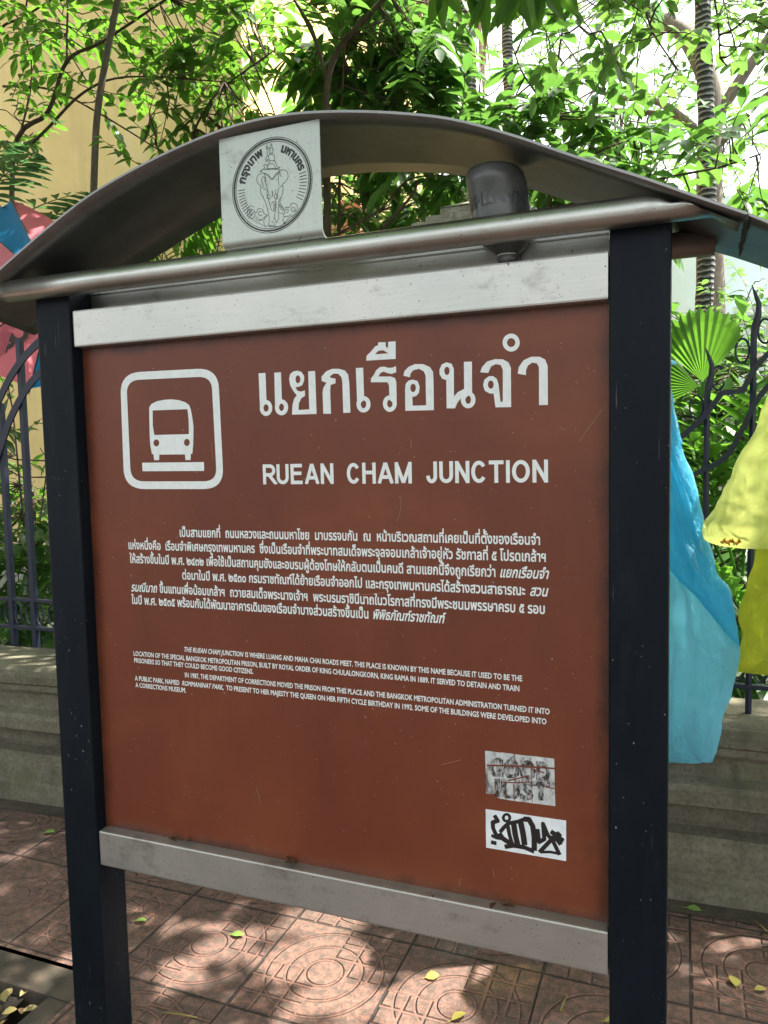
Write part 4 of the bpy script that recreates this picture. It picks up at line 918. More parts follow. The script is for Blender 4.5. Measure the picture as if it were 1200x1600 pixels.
# ------------------------------------------------------------------ pink and blue umbrella behind the fence
UD = 3.45; uc = at(86, 452, UD); um = thing('umbrella', 'open pink and blue umbrella with black letters hanging behind the fence', 'umbrella', uc)
RAD = ((116, 155), (139, 205), (178, 218), (214, 200), (256, 160), (300, 150), (340, 120), (385, 90), (430, 80), (476, 155))
angs = [116, 139, 178, 214, 256, 300, 340, 385, 430, 476]
def upt(a, r):
    rr = RAD[-1][1]
    for (a0, q0), (a1, q1) in zip(RAD, RAD[1:]):
        if a0 <= a <= a1: rr = q0+(q1-q0)*(a-a0)/(a1-a0)
    a = math.radians(a); return at(86+rr*r*math.cos(a), 452-rr*r*math.sin(a), UD-.26*(1-r*r)+.06)
cols = ['blue', 'pink', 'blue', 'pink', 'blue', 'pink', 'blue', 'blue', 'pink']
for i in range(9):
    a0, a1 = angs[i], angs[i+1]; b = MB(); nr, na = 8, 6
    for j in range(nr+1):
        for q in range(na+1):
            t = q/na; r = j/nr; sag = (1-.09*math.sin(math.pi*t)*(r**2)); p = upt(a0+(a1-a0)*t, r*sag)+Vector((0, .035*math.sin(math.pi*t)*r, 0)); b.v.append(tuple(p))
    b.f = [(j*(na+1)+q, j*(na+1)+q+1, (j+1)*(na+1)+q+1, (j+1)*(na+1)+q) for j in range(nr) for q in range(na)]
    o = b.raw('gore', M['pink' if i in (1, 2, 3, 8, 5) else 'blue'], um, smooth=True)
    MB().tube([upt(a0, r/8)+Vector((0, -.004, 0)) for r in range(9)], .0035, 5).build('rib', M['ink'], um)
    MB().tube([upt(a0, .97), upt(a0, 1.06)], [.006, .002], 5).build('tip', M['ink'], um)
lt = MB()
for body, cx, cy, sz, rot in (('C', 3, 540, 34, 170), ('C', 16, 533, 26, 172), ('C', 35, 523, 27, 150), ('3', 14, 521, 25, 175)):
    for V, T in text_tris(body, .05):
        cr, sr = math.cos(math.radians(rot)), math.sin(math.radians(rot))
        pts = []
        for x, y in V:
            x, y = (x-.3)*sz/.7, (y-.35)*sz/.7
            qx, qy = cx+x*cr-y*sr, cy-(x*sr+y*cr); r2 = ((qx-86)**2+(qy-452)**2)/158**2
            p = at(qx, qy, UD-.26*(1-r2)+.06); pts.append((p.x, p.y-.012, p.z))
        lt.add(pts, T)
lt.raw('lettering', M['ink'], um)

# ------------------------------------------------------------------ plastic bottle wedged upside down between the pipes
bc = at(785, 340, 1.453); bt = thing('plastic_bottle', 'dark grey plastic bottle wedged upside down between pipe and roof', 'bottle', bc)
bz = lambda py: at(785, py, 1.453).z
tilt = Vector((-.02, 0, 0))
ringp = [(262, .030), (264, .040), (272, .0455), (290, .0475), (292, .0462), (308, .0475), (310, .0462), (328, .0472), (345, .047), (362, .045), (378, .040), (390, .031), (396, .022), (399, .0185)]
def baxis(z): return Vector((bc.x+(bc.z-z)*.16-.002, bc.y, z))
b = MB(); nn = 30
for py, r in ringp:
    z = bz(py); c = baxis(z)
    for k in range(nn):
        a = 2*math.pi*k/nn; rr = r*1.17*(1+.055*noise.noise((math.cos(a)*1.3, math.sin(a)*1.3, z*16))); b.v.append((c.x+rr*math.cos(a), c.y+rr*math.sin(a), z))
for i in range(len(ringp)-1):
    for k in range(nn): b.f.append((i*nn+k, i*nn+(k+1) % nn, (i+1)*nn+(k+1) % nn, (i+1)*nn+k))
b.f.append(tuple(range(nn))); b.build('body', M['bottle'], bt, smooth=True)
cp = MB(); zc = bz(399); c0 = baxis(zc)
cp.tube([baxis(bz(394)), baxis(bz(398)), baxis(bz(410)), baxis(bz(414)), baxis(bz(415))], [.017, .0205, .0205, .0185, .012], 24); cp.build('cap', M['bottle'], bt, smooth=True)
lt = MB(); lt.tube([baxis(bz(401))+Vector((.0208*math.cos(a), .0208*math.sin(a), 0)) for a in [math.pi*(1.2+.6*k/10) for k in range(11)]], .0012, 5); lt.build('cap_rim', M['white'], bt)
lt = MB(); g = text_tris('NAMTHIP', .02); xs = [p[0] for V, T in g for p in V]; xa, xb = min(xs), max(xs)
for V, T in g:
    pts = []
    for x, y in V:
        a = math.radians(-22-136*(x-xa)/(xb-xa)); z = bz(312+20*y/.72)-.0; c = baxis(z); r = .0560; pts.append((c.x+r*math.cos(a), c.y+r*math.sin(a), z))
    lt.add(pts, T)
lt.raw('lettering', M['emboss'], bt)

# ------------------------------------------------------------------ buildings behind the garden
xe = at(385, 300, 6.2).x
yb_ = thing('yellow_building', 'plain cream yellow plastered building at the left behind the shrubs', 'building', (xe-4, 8, .1))
MB().box(xe-9, xe, 6.2, 12, .05, 9).build('wall', M['yellow_wall'], yb_)
MB().box(xe-9.05, xe+.04, 6.15, 6.198, .06, .65, .01).build('plinth', M['pale_stone'], yb_)
pb = thing('pale_building', 'pale blue white building wall beyond the garden at the right', 'building', (6, 15.5, .1))
z1, z2 = at(1180, 482, 14).z, at(1180, 300, 15).z
MB().box(at(640, 300, 15).x, 16, 15, 20, .05, z2).build('wall', M['pale_wall'], pb)
MB().box(at(1150, 480, 14).x, 16, 14, 14.99, .05, z1, .01).build('porch_wall', M['pale_wall'], pb)
MB().box(at(1145, 480, 14).x, 16.1, 13.9, 13.998, z1-.12, z1+.05, .01).build('ledge', M['pale_wall'], pb)
bw = MB().box(at(528, 320, 8).x, at(562, 320, 8).x, 8, 8.3, .1, at(545, 312, 8).z); tag(bw.build('brick_wall', M['brick'], org=(at(560, 320, 8).x, 8.1, .1)), 'patch of terracotta brick wall glimpsed under the roof behind leaves', 'wall')

# ------------------------------------------------------------------ foliage
UP = Vector((0, 0, 1))
ST = ((.22, .62), (.5, 1.0), (.78, .66))
class Leaves(MB):
    def leaf(s, p, d, nrm, L, w, fold=.25, droop=.25):
        d = d.normalized(); side = d.cross(nrm)
        if side.length < 1e-4: side = d.orthogonal()
        side.normalize(); nz = side.cross(d)
        def c(t): return p+d*(L*t)-UP*(droop*L*t*t)
        b = len(s.v); s.v.append(tuple(p))
        for t, q in ST:
            m_ = c(t); h = w*.5*q
            s.v += [tuple(m_+side*h+nz*(h*fold)), tuple(m_), tuple(m_-side*h+nz*(h*fold))]
        s.v.append(tuple(c(1)))
        s.f += [(b, b+1, b+2), (b, b+2, b+3), (b+1, b+4, b+5, b+2), (b+2, b+5, b+6, b+3), (b+4, b+7, b+8, b+5), (b+5, b+8, b+9, b+6), (b+7, b+10, b+8), (b+8, b+10, b+9)]
    def small(s, p, d, nrm, L, w):
        d = d.normalized(); side = d.cross(nrm)
        if side.length < 1e-4: side = d.orthogonal()
        side = side.normalized()*w*.5; b = len(s.v); m_ = p+d*(L*.45)
        s.v += [tuple(p), tuple(m_+side), tuple(p+d*L), tuple(m_-side)]; s.f.append((b, b+1, b+2, b+3))
def rv(): return Vector((R.gauss(0, 1), R.gauss(0, 1), R.gauss(0, 1))).normalized()
def twig(lv, br, p, d, length, n, L, w, small=False, rad=.004, droop=.25):
    pts = [p]; dd = d.normalized(); step = length/5
    for k in range(5):
        dd = (dd+rv()*.16-UP*.05).normalized(); pts.append(pts[-1]+dd*step)
    if br is not None: br.tube(pts, [rad*(1-.14*k) for k in range(6)], 4, False)
    for k in range(n):
        t = (.15+.85*k/max(1, n-1))*5; i = min(4, int(t)); q = pts[i].lerp(pts[i+1], t-i); ax = (pts[i+1]-pts[i]).normalized()
        sd = ax.cross(UP); sd = sd.normalized() if sd.length > .05 else Vector((1, 0, 0))
        ang = (1 if k % 2 else -1)*R.uniform(.6, 1.2)
        ld = (ax*math.cos(ang)+sd*math.sin(ang)+rv()*.25-UP*R.uniform(-.05, .3)).normalized() if k < n-1 else ax
        nr = (UP+rv()*.45).normalized(); s_ = R.uniform(.7, 1.15)
        if small: lv.small(q, ld, nr, L*s_, w*s_)
        else: lv.leaf(q, ld, nr, L*s_, w*s_, R.uniform(.1, .4), R.uniform(.05, .45) if droop is None else droop*R.uniform(.3, 1.6))
def plant(name, label, cat, base, limbs, crowns, L, w, mat, bark='bark', group=None, small=False, per=9, tl=.32, link=.8, keep=None, droop=.25, rad=.0035):
    t = thing(name, label, cat, base, group); lv, br = Leaves(), MB(); lp = []
    for pts, ra, rb in limbs:
        P = crom(pts, 5); n = len(P); br.tube(P, [ra+(rb-ra)*i/(n-1) for i in range(n)], 8); lp += P
    for px, py, D, rx, ry, rd, n in crowns:
        c = at(px, py, D); k = mpp(D)
        for _ in range(n):
            while True:
                q = Vector((R.uniform(-1, 1), R.uniform(-1, 1), R.uniform(-1, 1)))
                if q.length < 1: break
            p = c+Vector((q.x*rx*k, q.y*rd, q.z*ry*k))
            rel = p-EYE; dz_ = rel.dot(fwd); sx_, sy2 = 600+F_PX*rel.dot(rgt)/dz_, 800-F_PX*rel.dot(upv)/dz_
            if any(abs(sx_-cx_) < hw_ and sy2 < lim_ for cx_, hw_, lim_ in ((742, 52, 190), (1094, 30, 300), (801, 16, 150), (462, 30, 190))) and R.random() < .9: continue
            if keep and not keep(p): continue
            d = (q*.6+rv()*.8+Vector((0, -.25, .15))).normalized()
            if lp and link and R.random() < .55:
                m_ = min(lp, key=lambda a: (a-p).length_squared); dist = (m_-p).length
                if dist < link:
                    mid = m_.lerp(p, .5)+rv()*dist*.1-UP*dist*.05; br.tube([m_, mid, p], [rad*1.6, rad*1.3, rad], 4, False); d = ((p-m_).normalized()+rv()*.7).normalized()
            twig(lv, br, p, d, tl*R.uniform(.7, 1.3), per, L, w, small, rad, droop)
    if br.v: br.raw('branches', M[bark], t, smooth=True)
    lv.raw('leaves', M[mat], t, smooth=not small); return t
def pl_(pts, D): return [at(x, y, D if not isinstance(D, tuple) else D[0]+(D[1]-D[0])*i/(len(pts)-1)) for i, (x, y) in enumerate(pts)]

# spindly shrub in front of the yellow building
D = 4.2
plant('leafy_shrub', 'spindly brown branched shrub with dark leaves before the yellow building', 'shrub', (at(40, 700, D).x, D, .12),
      [(pl_([(60, 900), (35, 600), (20, 250), (75, 175), (105, 95), (160, 65), (265, -5)], D), .022, .007), (pl_([(105, 100), (105, 40), (108, -20)], D), .009, .005), (pl_([(5, 135), (80, 140), (160, 180), (260, 242)], D), .009, .004),
       (pl_([(20, 250), (70, 205), (130, 145), (200, 120), (350, 128)], D-.1), .012, .004), (pl_([(300, 210), (340, 145), (430, 78)], D), .008, .004), (pl_([(30, 400), (-40, 200), (-10, 60), (40, 25), (80, 0)], D), .012, .006), (pl_([(20, 250), (50, 120), (30, 20)], D), .008, .004)],
      [(50, 40, D, 90, 60, .3, 22), (150, 90, D, 90, 75, .3, 20), (30, 200, D, 60, 70, .25, 12), (330, 60, D+.2, 110, 75, .4, 44), (290, 170, D, 80, 70, .3, 24), (420, 110, D+.2, 90, 110, .4, 28), (260, 10, D, 110, 40, .3, 15), (390, 210, D+.1, 110, 40, .4, 24), (250, 275, D-.1, 45, 24, .25, 9), (120, 40, D, 60, 40, .3, 7)],
      .115, .052, 'leaf_dark', per=9, tl=.34)
# straight grey sapling stem
D = 3.75
plant('sapling', 'straight bare grey sapling stem at the left before the yellow building', 'sapling', (at(138, 700, D).x, D, .12), [(pl_([(132, 900), (140, 500), (147, 280), (152, 180), (166, 90), (188, -20), (200, -80)], D), .022, .017)], [(215, -130, D, 60, 50, .3, 8)], .09, .04, 'leaf_dark', bark='grey_bark', link=0)
# dense bush in the middle
D = 4.7
plant('leafy_bush', 'dense bush of broad drooping leaves standing centrally behind the roof arch', 'bush', (at(520, 700, D).x, D, .12),
      [(pl_([(515, 700), (512, 350), (510, 200), (512, 130), (527, 80), (560, 40), (608, -10)], D-.4), .026, .014), (pl_([(512, 130), (492, 62), (455, -10)], D-.4), .013, .008), (pl_([(530, 400), (532, 200), (540, 60)], D-.3), .010, .006), (pl_([(500, 380), (590, 330), (640, 280), (710, 275)], D-.5), .008, .004), (pl_([(595, 360), (640, 310), (655, 280)], D-.6), .010, .006)],
      [(555, 40, D, 110, 70, .4, 48), (620, 120, D, 80, 70, .4, 38), (520, 130, D+.1, 80, 60, .4, 22), (660, 60, D, 60, 80, .4, 20), (560, 310, D, 90, 60, .4, 16), (450, 50, D+.4, 40, 60, .3, 4), (680, 160, D, 60, 40, .3, 14), (650, 300, D+.5, 80, 40, .4, 12), (500, 210, D+.5, 90, 40, .4, 10)],
      .17, .072, 'leaf_mid', per=9, tl=.36, droop=.5)
# bright bush right of centre
D = 4.4
plant('leafy_bush', 'bright green open bush with long leaves rising behind the roof at the right', 'bush', (at(880, 700, D).x, D, .12),
      [(pl_([(860, 760), (858, 400), (862, 250), (868, 130), (880, 40)], D), .016, .005), (pl_([(858, 400), (800, 270), (740, 210), (700, 200)], D), .010, .004), (pl_([(862, 300), (930, 240), (1000, 215)], D), .009, .004), (pl_([(862, 330), (980, 290), (1120, 262), (1190, 240)], D), .010, .004), (pl_([(866, 180), (820, 120), (800, 70)], D), .007, .003)],
      [(830, 110, D, 80, 70, .35, 24), (740, 235, D, 100, 45, .35, 28), (880, 210, D, 90, 60, .35, 30), (960, 262, D, 70, 40, .3, 18), (1060, 262, D, 80, 30, .3, 13), (1150, 250, D, 60, 40, .3, 13), (700, 190, D+.2, 40, 30, .3, 8), (900, 110, D, 50, 50, .3, 4), (860, 320, D+.1, 60, 25, .3, 12), (1010, 310, D+.2, 60, 25, .3, 12)],
      .165, .068, 'leaf_mid', per=8, tl=.28, droop=.3)
# round-leaved branch at the upper right
D = 3.7
plant('hanging_branch', 'branch of round bright leaves reaching in at the top right', 'branch', at(1010, -60, D),
      [(pl_([(960, -80), (1000, -10), (1020, 50), (1060, 110)], D), .006, .003), (pl_([(1100, -90), (1120, 20), (1125, 90)], D), .006, .003), (pl_([(930, -70), (900, -10), (905, 40)], D), .005, .003), (pl_([(1180, -60), (1190, 0)], D), .005, .003)],
      [(1000, 40, D, 60, 40, .2, 9), (1090, 60, D, 60, 45, .2, 11), (1060, 0, D, 110, 40, .25, 18), (900, 15, D, 40, 30, .2, 6), (1180, 30, D, 40, 40, .2, 6), (1100, 110, D, 30, 25, .2, 3)],
      .075, .05, 'leaf_light', per=8, tl=.26, droop=.3)
# far spreading tree with fine foliage
D = 11.5
plant('spreading_tree', 'large far tree with crooked limbs and fine light foliage at the right', 'tree', (at(1110, 700, D).x, D, .12),
      [(pl_([(1112, 760), (1110, 420), (1108, 250), (1110, 140), (1075, 60), (1040, 35), (1000, 10), (960, -20)], D), .20, .06), (pl_([(1112, 260), (1075, 195), (1030, 178), (960, 172)], D), .07, .03), (pl_([(1085, 200), (1030, 160), (965, 152), (930, 140)], D-.2), .055, .025), (pl_([(1108, 200), (1160, 120), (1200, 60), (1230, 0)], D), .09, .04), (pl_([(1110, 240), (1150, 200), (1195, 150), (1230, 130)], D), .05, .025), (pl_([(1040, 40), (1060, -10), (1080, -60)], D), .05, .03)],
      [(920, 110, D, 80, 110, .9, 28), (1010, 140, D, 90, 60, .9, 18), (1040, 60, D+.6, 120, 70, 1., 24), (1150, 150, D, 70, 110, 1., 30), (1160, 40, D+.5, 90, 60, 1., 22), (860, 40, D+1, 70, 60, 1., 16), (960, 220, D, 80, 40, .8, 28), (780, 90, D+1, 60, 80, .8, 12), (1130, 240, D+.5, 80, 40, .8, 16), (700, 130, D+2, 60, 90, .8, 10)],
      .13, .06, 'leaf_light', bark='grey_bark', small=True, per=15, tl=.75, link=1.6, rad=.009)
# palm trunks
def palm(px, D, py0, py1, rpx, label, fronds=True, dryn=0, group='ringed palm trunks'):
    base = at(px, 700, D); base.z = .12; top = at(px, py1, D); t = thing('palm_tree', label, 'palm tree', base, group)
    n = 46; P = []; rr = []
    for i in range(n+1):
        z = .12+(top.z-.12)*i/n; P.append((base.x+.03*math.sin(i*.21+px), base.y, z)); rr.append(rpx*mpp(D)*(1.06 if i % 2 else .96)*(1.15-.25*i/n))
    MB().tube(P, rr, 12).raw('trunk', M['palm_trunk'], t, smooth=True)
    if dryn:
        b = MB()
        for k in range(dryn):
            a = R.uniform(0, 6.28); r = rpx*mpp(D)*R.uniform(.9, 1.7); x, y = base.x+r*math.cos(a)+rpx*mpp(D)*.9, base.y+r*math.sin(a); z0 = top.z-R.uniform(.0, .3); ln = R.uniform(1.0, 2.0)
            b.tube([(x, y, z0), (x+R.uniform(-.05, .08), y, z0-ln*.5), (x+R.uniform(-.10, .12), y, z0-ln)], [.022, .016, .006], 4, False)
        b.raw('dry_fronds', M['dry'], t)
    if fronds:
        lv = Leaves()
        for k in range(13):
            a = k*2.4; d = Vector((math.cos(a), math.sin(a), .5)); frond(lv, None, Vector(P[-1]), d, 2.3, 26, .55, .05, 1.2)
        lv.raw('fronds', M['leaf_blue'], t)
    return t
def frond(lv, br, p, d, length, n, L, w, sag=.7, rad=.008):
    pts = [p]; dd = d.normalized(); N_ = 10
    for k in range(N_):
        dd = (dd-UP*(sag/N_)).normalized(); pts.append(pts[-1]+dd*(length/N_))
    if br is not None: br.tube(pts, [rad*(1-.08*k) for k in range(N_+1)], 5, False)
    for k in range(n):
        t = (.18+.82*k/(n-1)); i = min(N_-1, int(t*N_)); q = pts[i].lerp(pts[i+1], t*N_-i); ax = (pts[i+1]-pts[i]).normalized(); sd = ax.cross(UP)
        sd = sd.normalized() if sd.length > .05 else Vector((1, 0, 0)); s_ = math.sin(math.pi*(.18+.78*t))**.6
        for sg in (-1, 1): lv.leaf(q, (ax*.75+sd*sg*(1-.35*t)+rv()*.06).normalized(), (UP+sd*sg*.3+rv()*.1).normalized(), L*s_*R.uniform(.9, 1.1), w, .3, .25)
palm(736, 8.5, 0, -160, 12, 'ringed grey palm trunk hung with brown dead fronds, centre', False, 26)
palm(801, 11, 0, -200, 8, 'thinnest pale palm trunk between the leaning shrubs', True)
palm(1096, 7.6, 0, -260, 10.5, 'thickest dark ringed palm trunk beside the spreading tree', True)
palm(603, 10, 0, -120, 9, 'palm trunk mostly hidden by the central bush leaves', False)
b = MB(); c = at(650, -30, 6.5)
t = thing('dead_frond', 'bunch of dry brown palm fronds hanging at the top centre', 'palm frond', c)
for k in range(34):
    x = R.uniform(-.10, .10); b.tube([c+Vector((x*.5, R.uniform(-.05, .05), R.uniform(-.1, .3))), c+Vector((x, R.uniform(-.05, .05), -.15)), c+Vector((x*1.4+.03, R.uniform(-.08, .08), -.40-R.random()*.3))], [.008, .012, .002], 4, False)
b.raw('strands', M['dry'], t)

# areca-like palms with pinnate fronds
def areca(label, base, fr_, mat, group=None, L=.30, w=.03, n=20):
    t = thing('areca_palm', label, 'palm', base, group); lv, br = Leaves(), MB()
    for p, q, sag in fr_:
        p, q = Vector(p), Vector(q); frond(lv, br, p, (q-p)+UP*sag*.5*(q-p).length, (q-p).length*1.08, n, L, w, sag)
    br.raw('stalks', M[mat], t, smooth=True); lv.raw('leaflets', M[mat], t, smooth=True); return t
D = 3.75
areca('bluish palm fronds leaning in at the left above the umbrella', (at(-40, 700, D).x, D, .12), [(at(-60, 330, D), at(40, 250, D), .2), (at(-50, 400, D), at(110, 300, D-.1), .5), (at(-20, 430, D), at(90, 330, D), .5), (at(-80, 300, D), at(10, 230, D), .3), (at(20, 480, D+.1), at(150, 330, D+.1), .6)], 'leaf_blue', L=.30, w=.055, n=10)
D = 3.9
areca('palm fronds showing under the left side of the roof arch', (at(300, 700, D).x, D, .12), [(at(270, 520, D), at(320, 370, D), .3), (at(320, 520, D), at(350, 330, D), .4), (at(240, 520, D), at(260, 350, D), .3), (at(350, 520, D), at(400, 350, D), .5), (at(300, 500, D), at(210, 300, D+.2), .5)], 'leaf_frond', L=.30, w=.035, n=16)
D = 3.45
areca('fresh green pinnate palm fronds behind the right fence bay', (at(1130, 1150, D).x, D, .12), [(at(1150, 900, D+.3), at(1090, 700, D), .6), (at(1160, 900, D+.2), at(1180, 640, D), .4), (at(1130, 880, D+.3), at(1040, 740, D), .7), (at(1180, 1000, D), at(1110, 880, D-.1), .5), (at(1190, 1020, D), at(1085, 940, D-.1), .6), (at(1110, 880, D+.2), at(1120, 650, D+.1), .3), (at(1190, 820, D+.3), at(1230, 640, D+.1), .4), (at(1080, 1000, D+.1), at(1020, 830, D), .5), (at(1130, 1080, D), at(1080, 990, D), .6)], 'leaf_frond', L=.36, w=.045, n=14)
# fan palm leaves
def fan(lv, hub, axis, size, spread, n, depth=.02):
    ax = axis.normalized(); sd = ax.cross(Vector((0, -1, 0))).normalized(); nz = sd.cross(ax); b = len(lv.v); lv.v.append(tuple(hub)); rows = 5
    for j in range(1, rows+1):
        r = size*j/rows
        for k in range(2*n+1):
            a = spread*(k/(2*n)-.5)*2; pl = (depth if k % 2 else -depth)*j/rows
            rr = r*(1-.07*(k % 2)*(j == rows)-.03*R.random()*(j == rows))*(1-.22*(a/spread)**2)
            lv.v.append(tuple(hub+ax*(rr*math.cos(a))+sd*(rr*math.sin(a))+nz*(pl-.10*size*(j/rows)**2)))
    W_ = 2*n+1
    for k in range(2*n): lv.f.append((b, b+1+k, b+2+k))
    for j in range(rows-1):
        for k in range(2*n): a = b+1+j*W_+k; lv.f.append((a, a+W_, a+W_+1, a+1))
D = 3.5; t = thing('fan_palm', 'fan palm with two pleated round leaves behind the right post', 'palm', (at(1080, 1150, D).x, D, .12)); lv, br = Leaves(), MB()
h1, h2 = at(1098, 596, D), at(1092, 604, D+.03)
fan(lv, h1, Vector((-.05, -.25, 1)), 98*mpp(D), .78, 12, .007); fan(lv, h2, Vector((-1, -.15, .22)), 120*mpp(D), .70, 11, .007)
for h in (h1, h2): br.tube(crom([(at(1080, 1150, D).x, D, .15), at(1100, 850, D+.1), h], 6), .007, 6)
br.raw('stalks', M['leaf_frond'], t); lv.raw('fan_leaves', M['leaf_frond'], t)
# small-leaved sapling before the pale wall
D = 5.2
plant('young_shrub', 'small leaved yellow green shrub in front of the pale wall', 'shrub', (at(1110, 800, D).x, D, .12),
      [(pl_([(1115, 800), (1120, 620), (1118, 540), (1110, 480), (1112, 440)], D), .008, .003), (pl_([(1120, 600), (1150, 520), (1170, 460), (1180, 440)], D), .006, .003), (pl_([(1120, 570), (1095, 510), (1092, 475)], D), .005, .002)],
      [(1110, 485, D, 22, 30, .2, 9), (1150, 500, D, 26, 36, .2, 10), (1175, 450, D, 20, 20, .2, 4), (1125, 545, D, 36, 26, .2, 13), (1120, 600, D, 50, 30, .2, 14)], .055, .032, 'leaf_light', per=8, tl=.18, rad=.002)
D = 4.5
plant('leafy_bush', 'lush bush of broad leaves beyond the right fence bay', 'bush', (at(1150, 800, D).x, D, .12), [(pl_([(1150, 900), (1160, 700), (1180, 560)], D), .012, .005)],
      [(1160, 640, D+.2, 70, 70, .4, 46), (1100, 720, D+.3, 70, 60, .4, 40), (1130, 850, D, 90, 90, .4, 60), (1080, 520, D-.6, 30, 18, .15, 5), (1190, 560, D, 40, 40, .3, 16), (1150, 1000, D, 90, 90, .4, 50), (1030, 600, D+.2, 50, 60, .4, 20)], .15, .06, 'leaf_mid', per=8, tl=.35, droop=.4)
D = 4.0
plant('leafy_bush', 'shady low bush behind the left fence bay bars', 'bush', (at(40, 1000, D).x, D, .12), [(pl_([(60, 1040), (40, 850), (20, 640)], D), .010, .005), (pl_([(20, 1040), (50, 900), (75, 720)], D), .008, .004)],
      [(20, 690, D-.2, 50, 60, .25, 12), (60, 840, D, 90, 90, .4, 60), (0, 800, D, 70, 110, .4, 44), (40, 980, D-.3, 110, 70, .4, 60), (10, 590, D, 40, 30, .2, 6)]+[(150+k*110, 900-20*(k % 2), D+.9+.3*(k % 3), 110, 130, .5, 44) for k in range(8)], .12, .06, 'leaf_dark', per=8, tl=.3, droop=.4)  # the repeated crowns are unseen, added behind the sign to darken the roof's reflection
D = 5.5
plant('leafy_bush', 'sunlit bush glimpsed through the gap beneath the roof arch', 'bush', (at(600, 700, D).x, D, .12), [(pl_([(620, 700), (600, 420), (590, 330)], D), .014, .006)],
      [(560, 345, D, 80, 50, .4, 54), (650, 330, D, 80, 50, .4, 36), (850, 330, D, 70, 50, .4, 24), (760, 350, D, 60, 60, .4, 18), (440, 380, D, 60, 50, .4, 18), (930, 360, D, 60, 50, .4, 16)], .12, .05, 'leaf_mid', per=9, tl=.34, droop=.4)

# street tree standing beside the photographer: its crown shades the pavement
R2 = random.Random(4)
SPOTS = [(gnd(x, y), r) for x, y, r in ((545, 1490, .062), (330, 1470, .034), (365, 1500, .03), (305, 1445, .03), (290, 1535, .04), (240, 1425, .034), (350, 1560, .03), (420, 1500, .03), (60, 1500, .04), (30, 1560, .04), (735, 1556, .06), (705, 1515, .04), (650, 1545, .05), (620, 1408, .03), (470, 1440, .035), (520, 1425, .035), (455, 1415, .03), (1150, 1560, .02))]
for cx, cy, rx, ry, n in ((500, 1520, 85, 60, 26), (600, 1570, 80, 40, 20), (700, 1555, 70, 35, 14), (330, 1490, 80, 50, 12), (530, 1425, 70, 20, 9), (230, 1430, 30, 25, 4)):
    for _ in range(n):
        a = R2.uniform(0, 6.28); q = math.sqrt(R2.random()); SPOTS.append((gnd(cx+rx*q*math.cos(a), cy+ry*q*math.sin(a)), R2.uniform(.022, .052)))
SPOTS += [(at(1075, 760, 2.6), .10), (at(1160, 700, 2.56), .12), (at(1185, 800, 2.56), .08), (at(10, 400, 3.3), .04), (at(300, 1480, 1.9), .05)]
def shaded(p, L):  # crown shaped for the light: leaves cut away along sun rays to the patches
    for s_, r in SPOTS:
        d = p-s_; d = d-SUN*d.dot(SUN)
        if d.length < r+L*.16: return False
    return True
t = thing('street_tree', 'tall street tree overhead whose dark leaves hang into the top edge', 'tree', (2.5, -.7, 0)); br, lv = MB(), Leaves()
br.tube(crom([(2.5, -.7, -.1), (2.45, -.65, 1.2), (2.4, -.5, 2.6), (2.0, -.1, 4.0), (1.2, .6, 5.2)], 6), [.17-.10*i/24 for i in range(25)], 12)
for e in ((-3.5, 2.6, 5.0), (-1.2, 3.4, 5.3), (1.4, 3.2, 5.2), (-2.8, .3, 4.6), (.2, -1.0, 5.0), (3.8, 2.2, 5.0)):
    br.tube(crom([(2.0, -.1, 4.0), (e[0]*.5+1, e[1]*.5, 4.6), e], 6), [.07-.045*i/12 for i in range(13)], 6)
cnt = 0
while cnt < 34000:
    x, y = R.uniform(-5.5, 5.5), R.uniform(-1.0, 4.3); lo = max(3.6, 1.75+.655*y+.08*abs(x)); z = lo+R.random()**1.2*2.3
    p = Vector((x, y, z)); cnt += 1; L = R.uniform(.12, .20)
    if not shaded(p, L): continue
    lv.small(p, (rv()+Vector((0, 0, -.3))).normalized(), (UP+rv()*.7).normalized(), L, L*.48)
for px, py, D in ((760, -14, 2.9), (800, -8, 2.9), (845, -16, 2.9), (775, -20, 3.0), (860, -30, 3.0), (690, -24, 3.0), (735, -30, 3.1), (815, -30, 2.8), (1000, -60, 3.1)):
    c = at(px, py, D); br.tube([c+Vector((.1, 0, .5)), c+Vector((.02, 0, .2)), c], [.006, .005, .003], 5, False)
    for k in range(3): lv.leaf(c, Vector((R.uniform(-.7, .7), R.uniform(-.3, .2), -.9)), Vector((R.uniform(-.5, .5), -1, .3)), R.uniform(.12, .17), R.uniform(.04, .055), .2, .1)
br.raw('limbs', M['grey_bark'], t, smooth=True); lv.raw('leaves', M['leaf_dark'], t)

# ------------------------------------------------------------------ fallen leaves, each one lying on its own
def fallen(px, py, ang, L, w, m, label, name='fallen_leaf', z=0, stem=False, p=None):
    p = Vector(p) if p else gnd(px, py, z); lv = Leaves(); a = math.radians(ang); d = Vector((math.cos(a), math.sin(a), .12))
    if stem: lv.tube([p+Vector((0, 0, .004)), p+Vector((d.x*L*.5, d.y*L*.5, .010)), p+Vector((d.x*L, d.y*L+.01, .004))], .0022, 5)
    else:
        lv.leaf(p+Vector((0, 0, .005)), d, Vector((R.uniform(-.3, .3), R.uniform(-.3, .3), 1)), L, w, .35, .05); lv.tube([p+Vector((0, 0, .005)), p-d*L*.3+Vector((0, 0, .006))], .001, 4)
    o = lv.raw(name, M[m], org=p, smooth=True); return tag(o, label, 'leaf' if not stem else 'leaf stalk', 'leaves fallen on the pavement')
fallen(210, 1441, 15, .045, .028, 'leaf_fgreen', 'green fallen leaf just right of the left post')
fallen(360, 1462, 10, .05, .026, 'leaf_fgreen', 'green fallen leaf with a long stalk amid sun spots')
fallen(664, 1530, 30, .045, .03, 'leaf_fallen', 'curled yellow leaf beside the large sun patch')
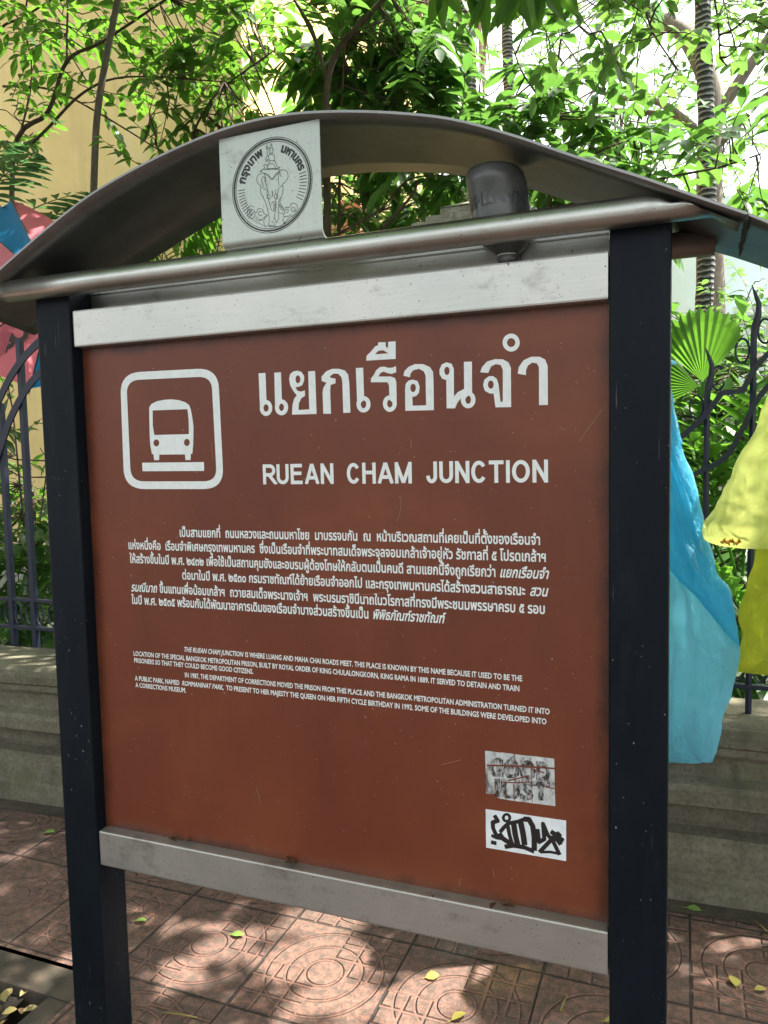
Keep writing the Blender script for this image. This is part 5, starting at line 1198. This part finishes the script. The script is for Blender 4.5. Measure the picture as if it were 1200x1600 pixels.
fallen(705, 1597, 50, .05, .03, 'leaf_fallen', 'yellow brown leaf at the bottom edge below the sun patch')
fallen(68, 1303, 20, .05, .034, 'leaf_fgreen', 'pale green leaf on the tiles left of the post')
fallen(12, 1316, 30, .04, .02, 'leaf_brown', 'small brown leaf at the left edge of the tiles')
fallen(1072, 1420, -10, .05, .028, 'leaf_fgreen', 'bright leaf in the gutter at the foot of the wall')
fallen(1150, 1545, 100, .045, .036, 'leaf_fallen', 'broad yellow leaf right of the black post')
fallen(1178, 1549, 20, .035, .024, 'leaf_fallen', 'smaller yellow leaf nearest the right edge')
fallen(943, 1598, 20, .04, .02, 'leaf_fallen', 'leaf touching the bottom of the right post')
fallen(256, 1584, 3, .10, 0, 'leaf_fallen', 'yellow leaf stalk lying straight across a tile', 'leaf_stalk', stem=True)
fallen(876, 1582, 82, .06, 0, 'leaf_fallen', 'thin curved leaf stalk in a tile groove under the rail', 'leaf_stalk', stem=True)
fallen(1178, 1440, -60, .07, 0, 'litter', 'pale straw stalk at the wall foot on the right', 'leaf_stalk', stem=True)
for x, lab in ((-1.086, 'leftmost dry scrap on the bottom rail ledge'), (-.80, 'biggest dry brown leaf scrap on the bottom rail ledge'), (-.335, 'rightmost dry scrap on the bottom rail ledge')):
    lv = Leaves(); p = Vector((x, 1.424, .660))
    for k in range(3): lv.leaf(p+Vector((R.uniform(-.012, .012), 0, .002*k)), rv()*Vector((1, .3, .05)), (UP+rv()*.3).normalized(), .03, .013, .5, .02)
    tag(lv.raw('dry_leaf', M['leaf_brown'], org=p), lab, 'leaf', 'dry scraps on the rail')
lv = Leaves()
for k in range(520):
    x, y = R.uniform(-2.9, -1.73), R.uniform(1.15, 1.60); z = -.034+.02*noise.noise(((x+3.6)*22/1.8*.35, (y-.5)*22/1.1*.35, 3))
    lv.leaf(Vector((x, y, z+.008+R.random()*.012)), Vector((R.gauss(0, 1), R.gauss(0, 1), R.uniform(-.1, .3))), (UP+rv()*.5).normalized(), R.uniform(.025, .06), R.uniform(.014, .03), .4, .1)
o = lv.raw('leaf_litter', M['litter']); o['kind'] = 'stuff'
for o in bpy.data.objects:
    if '_o' in o.keys(): del o['_o']
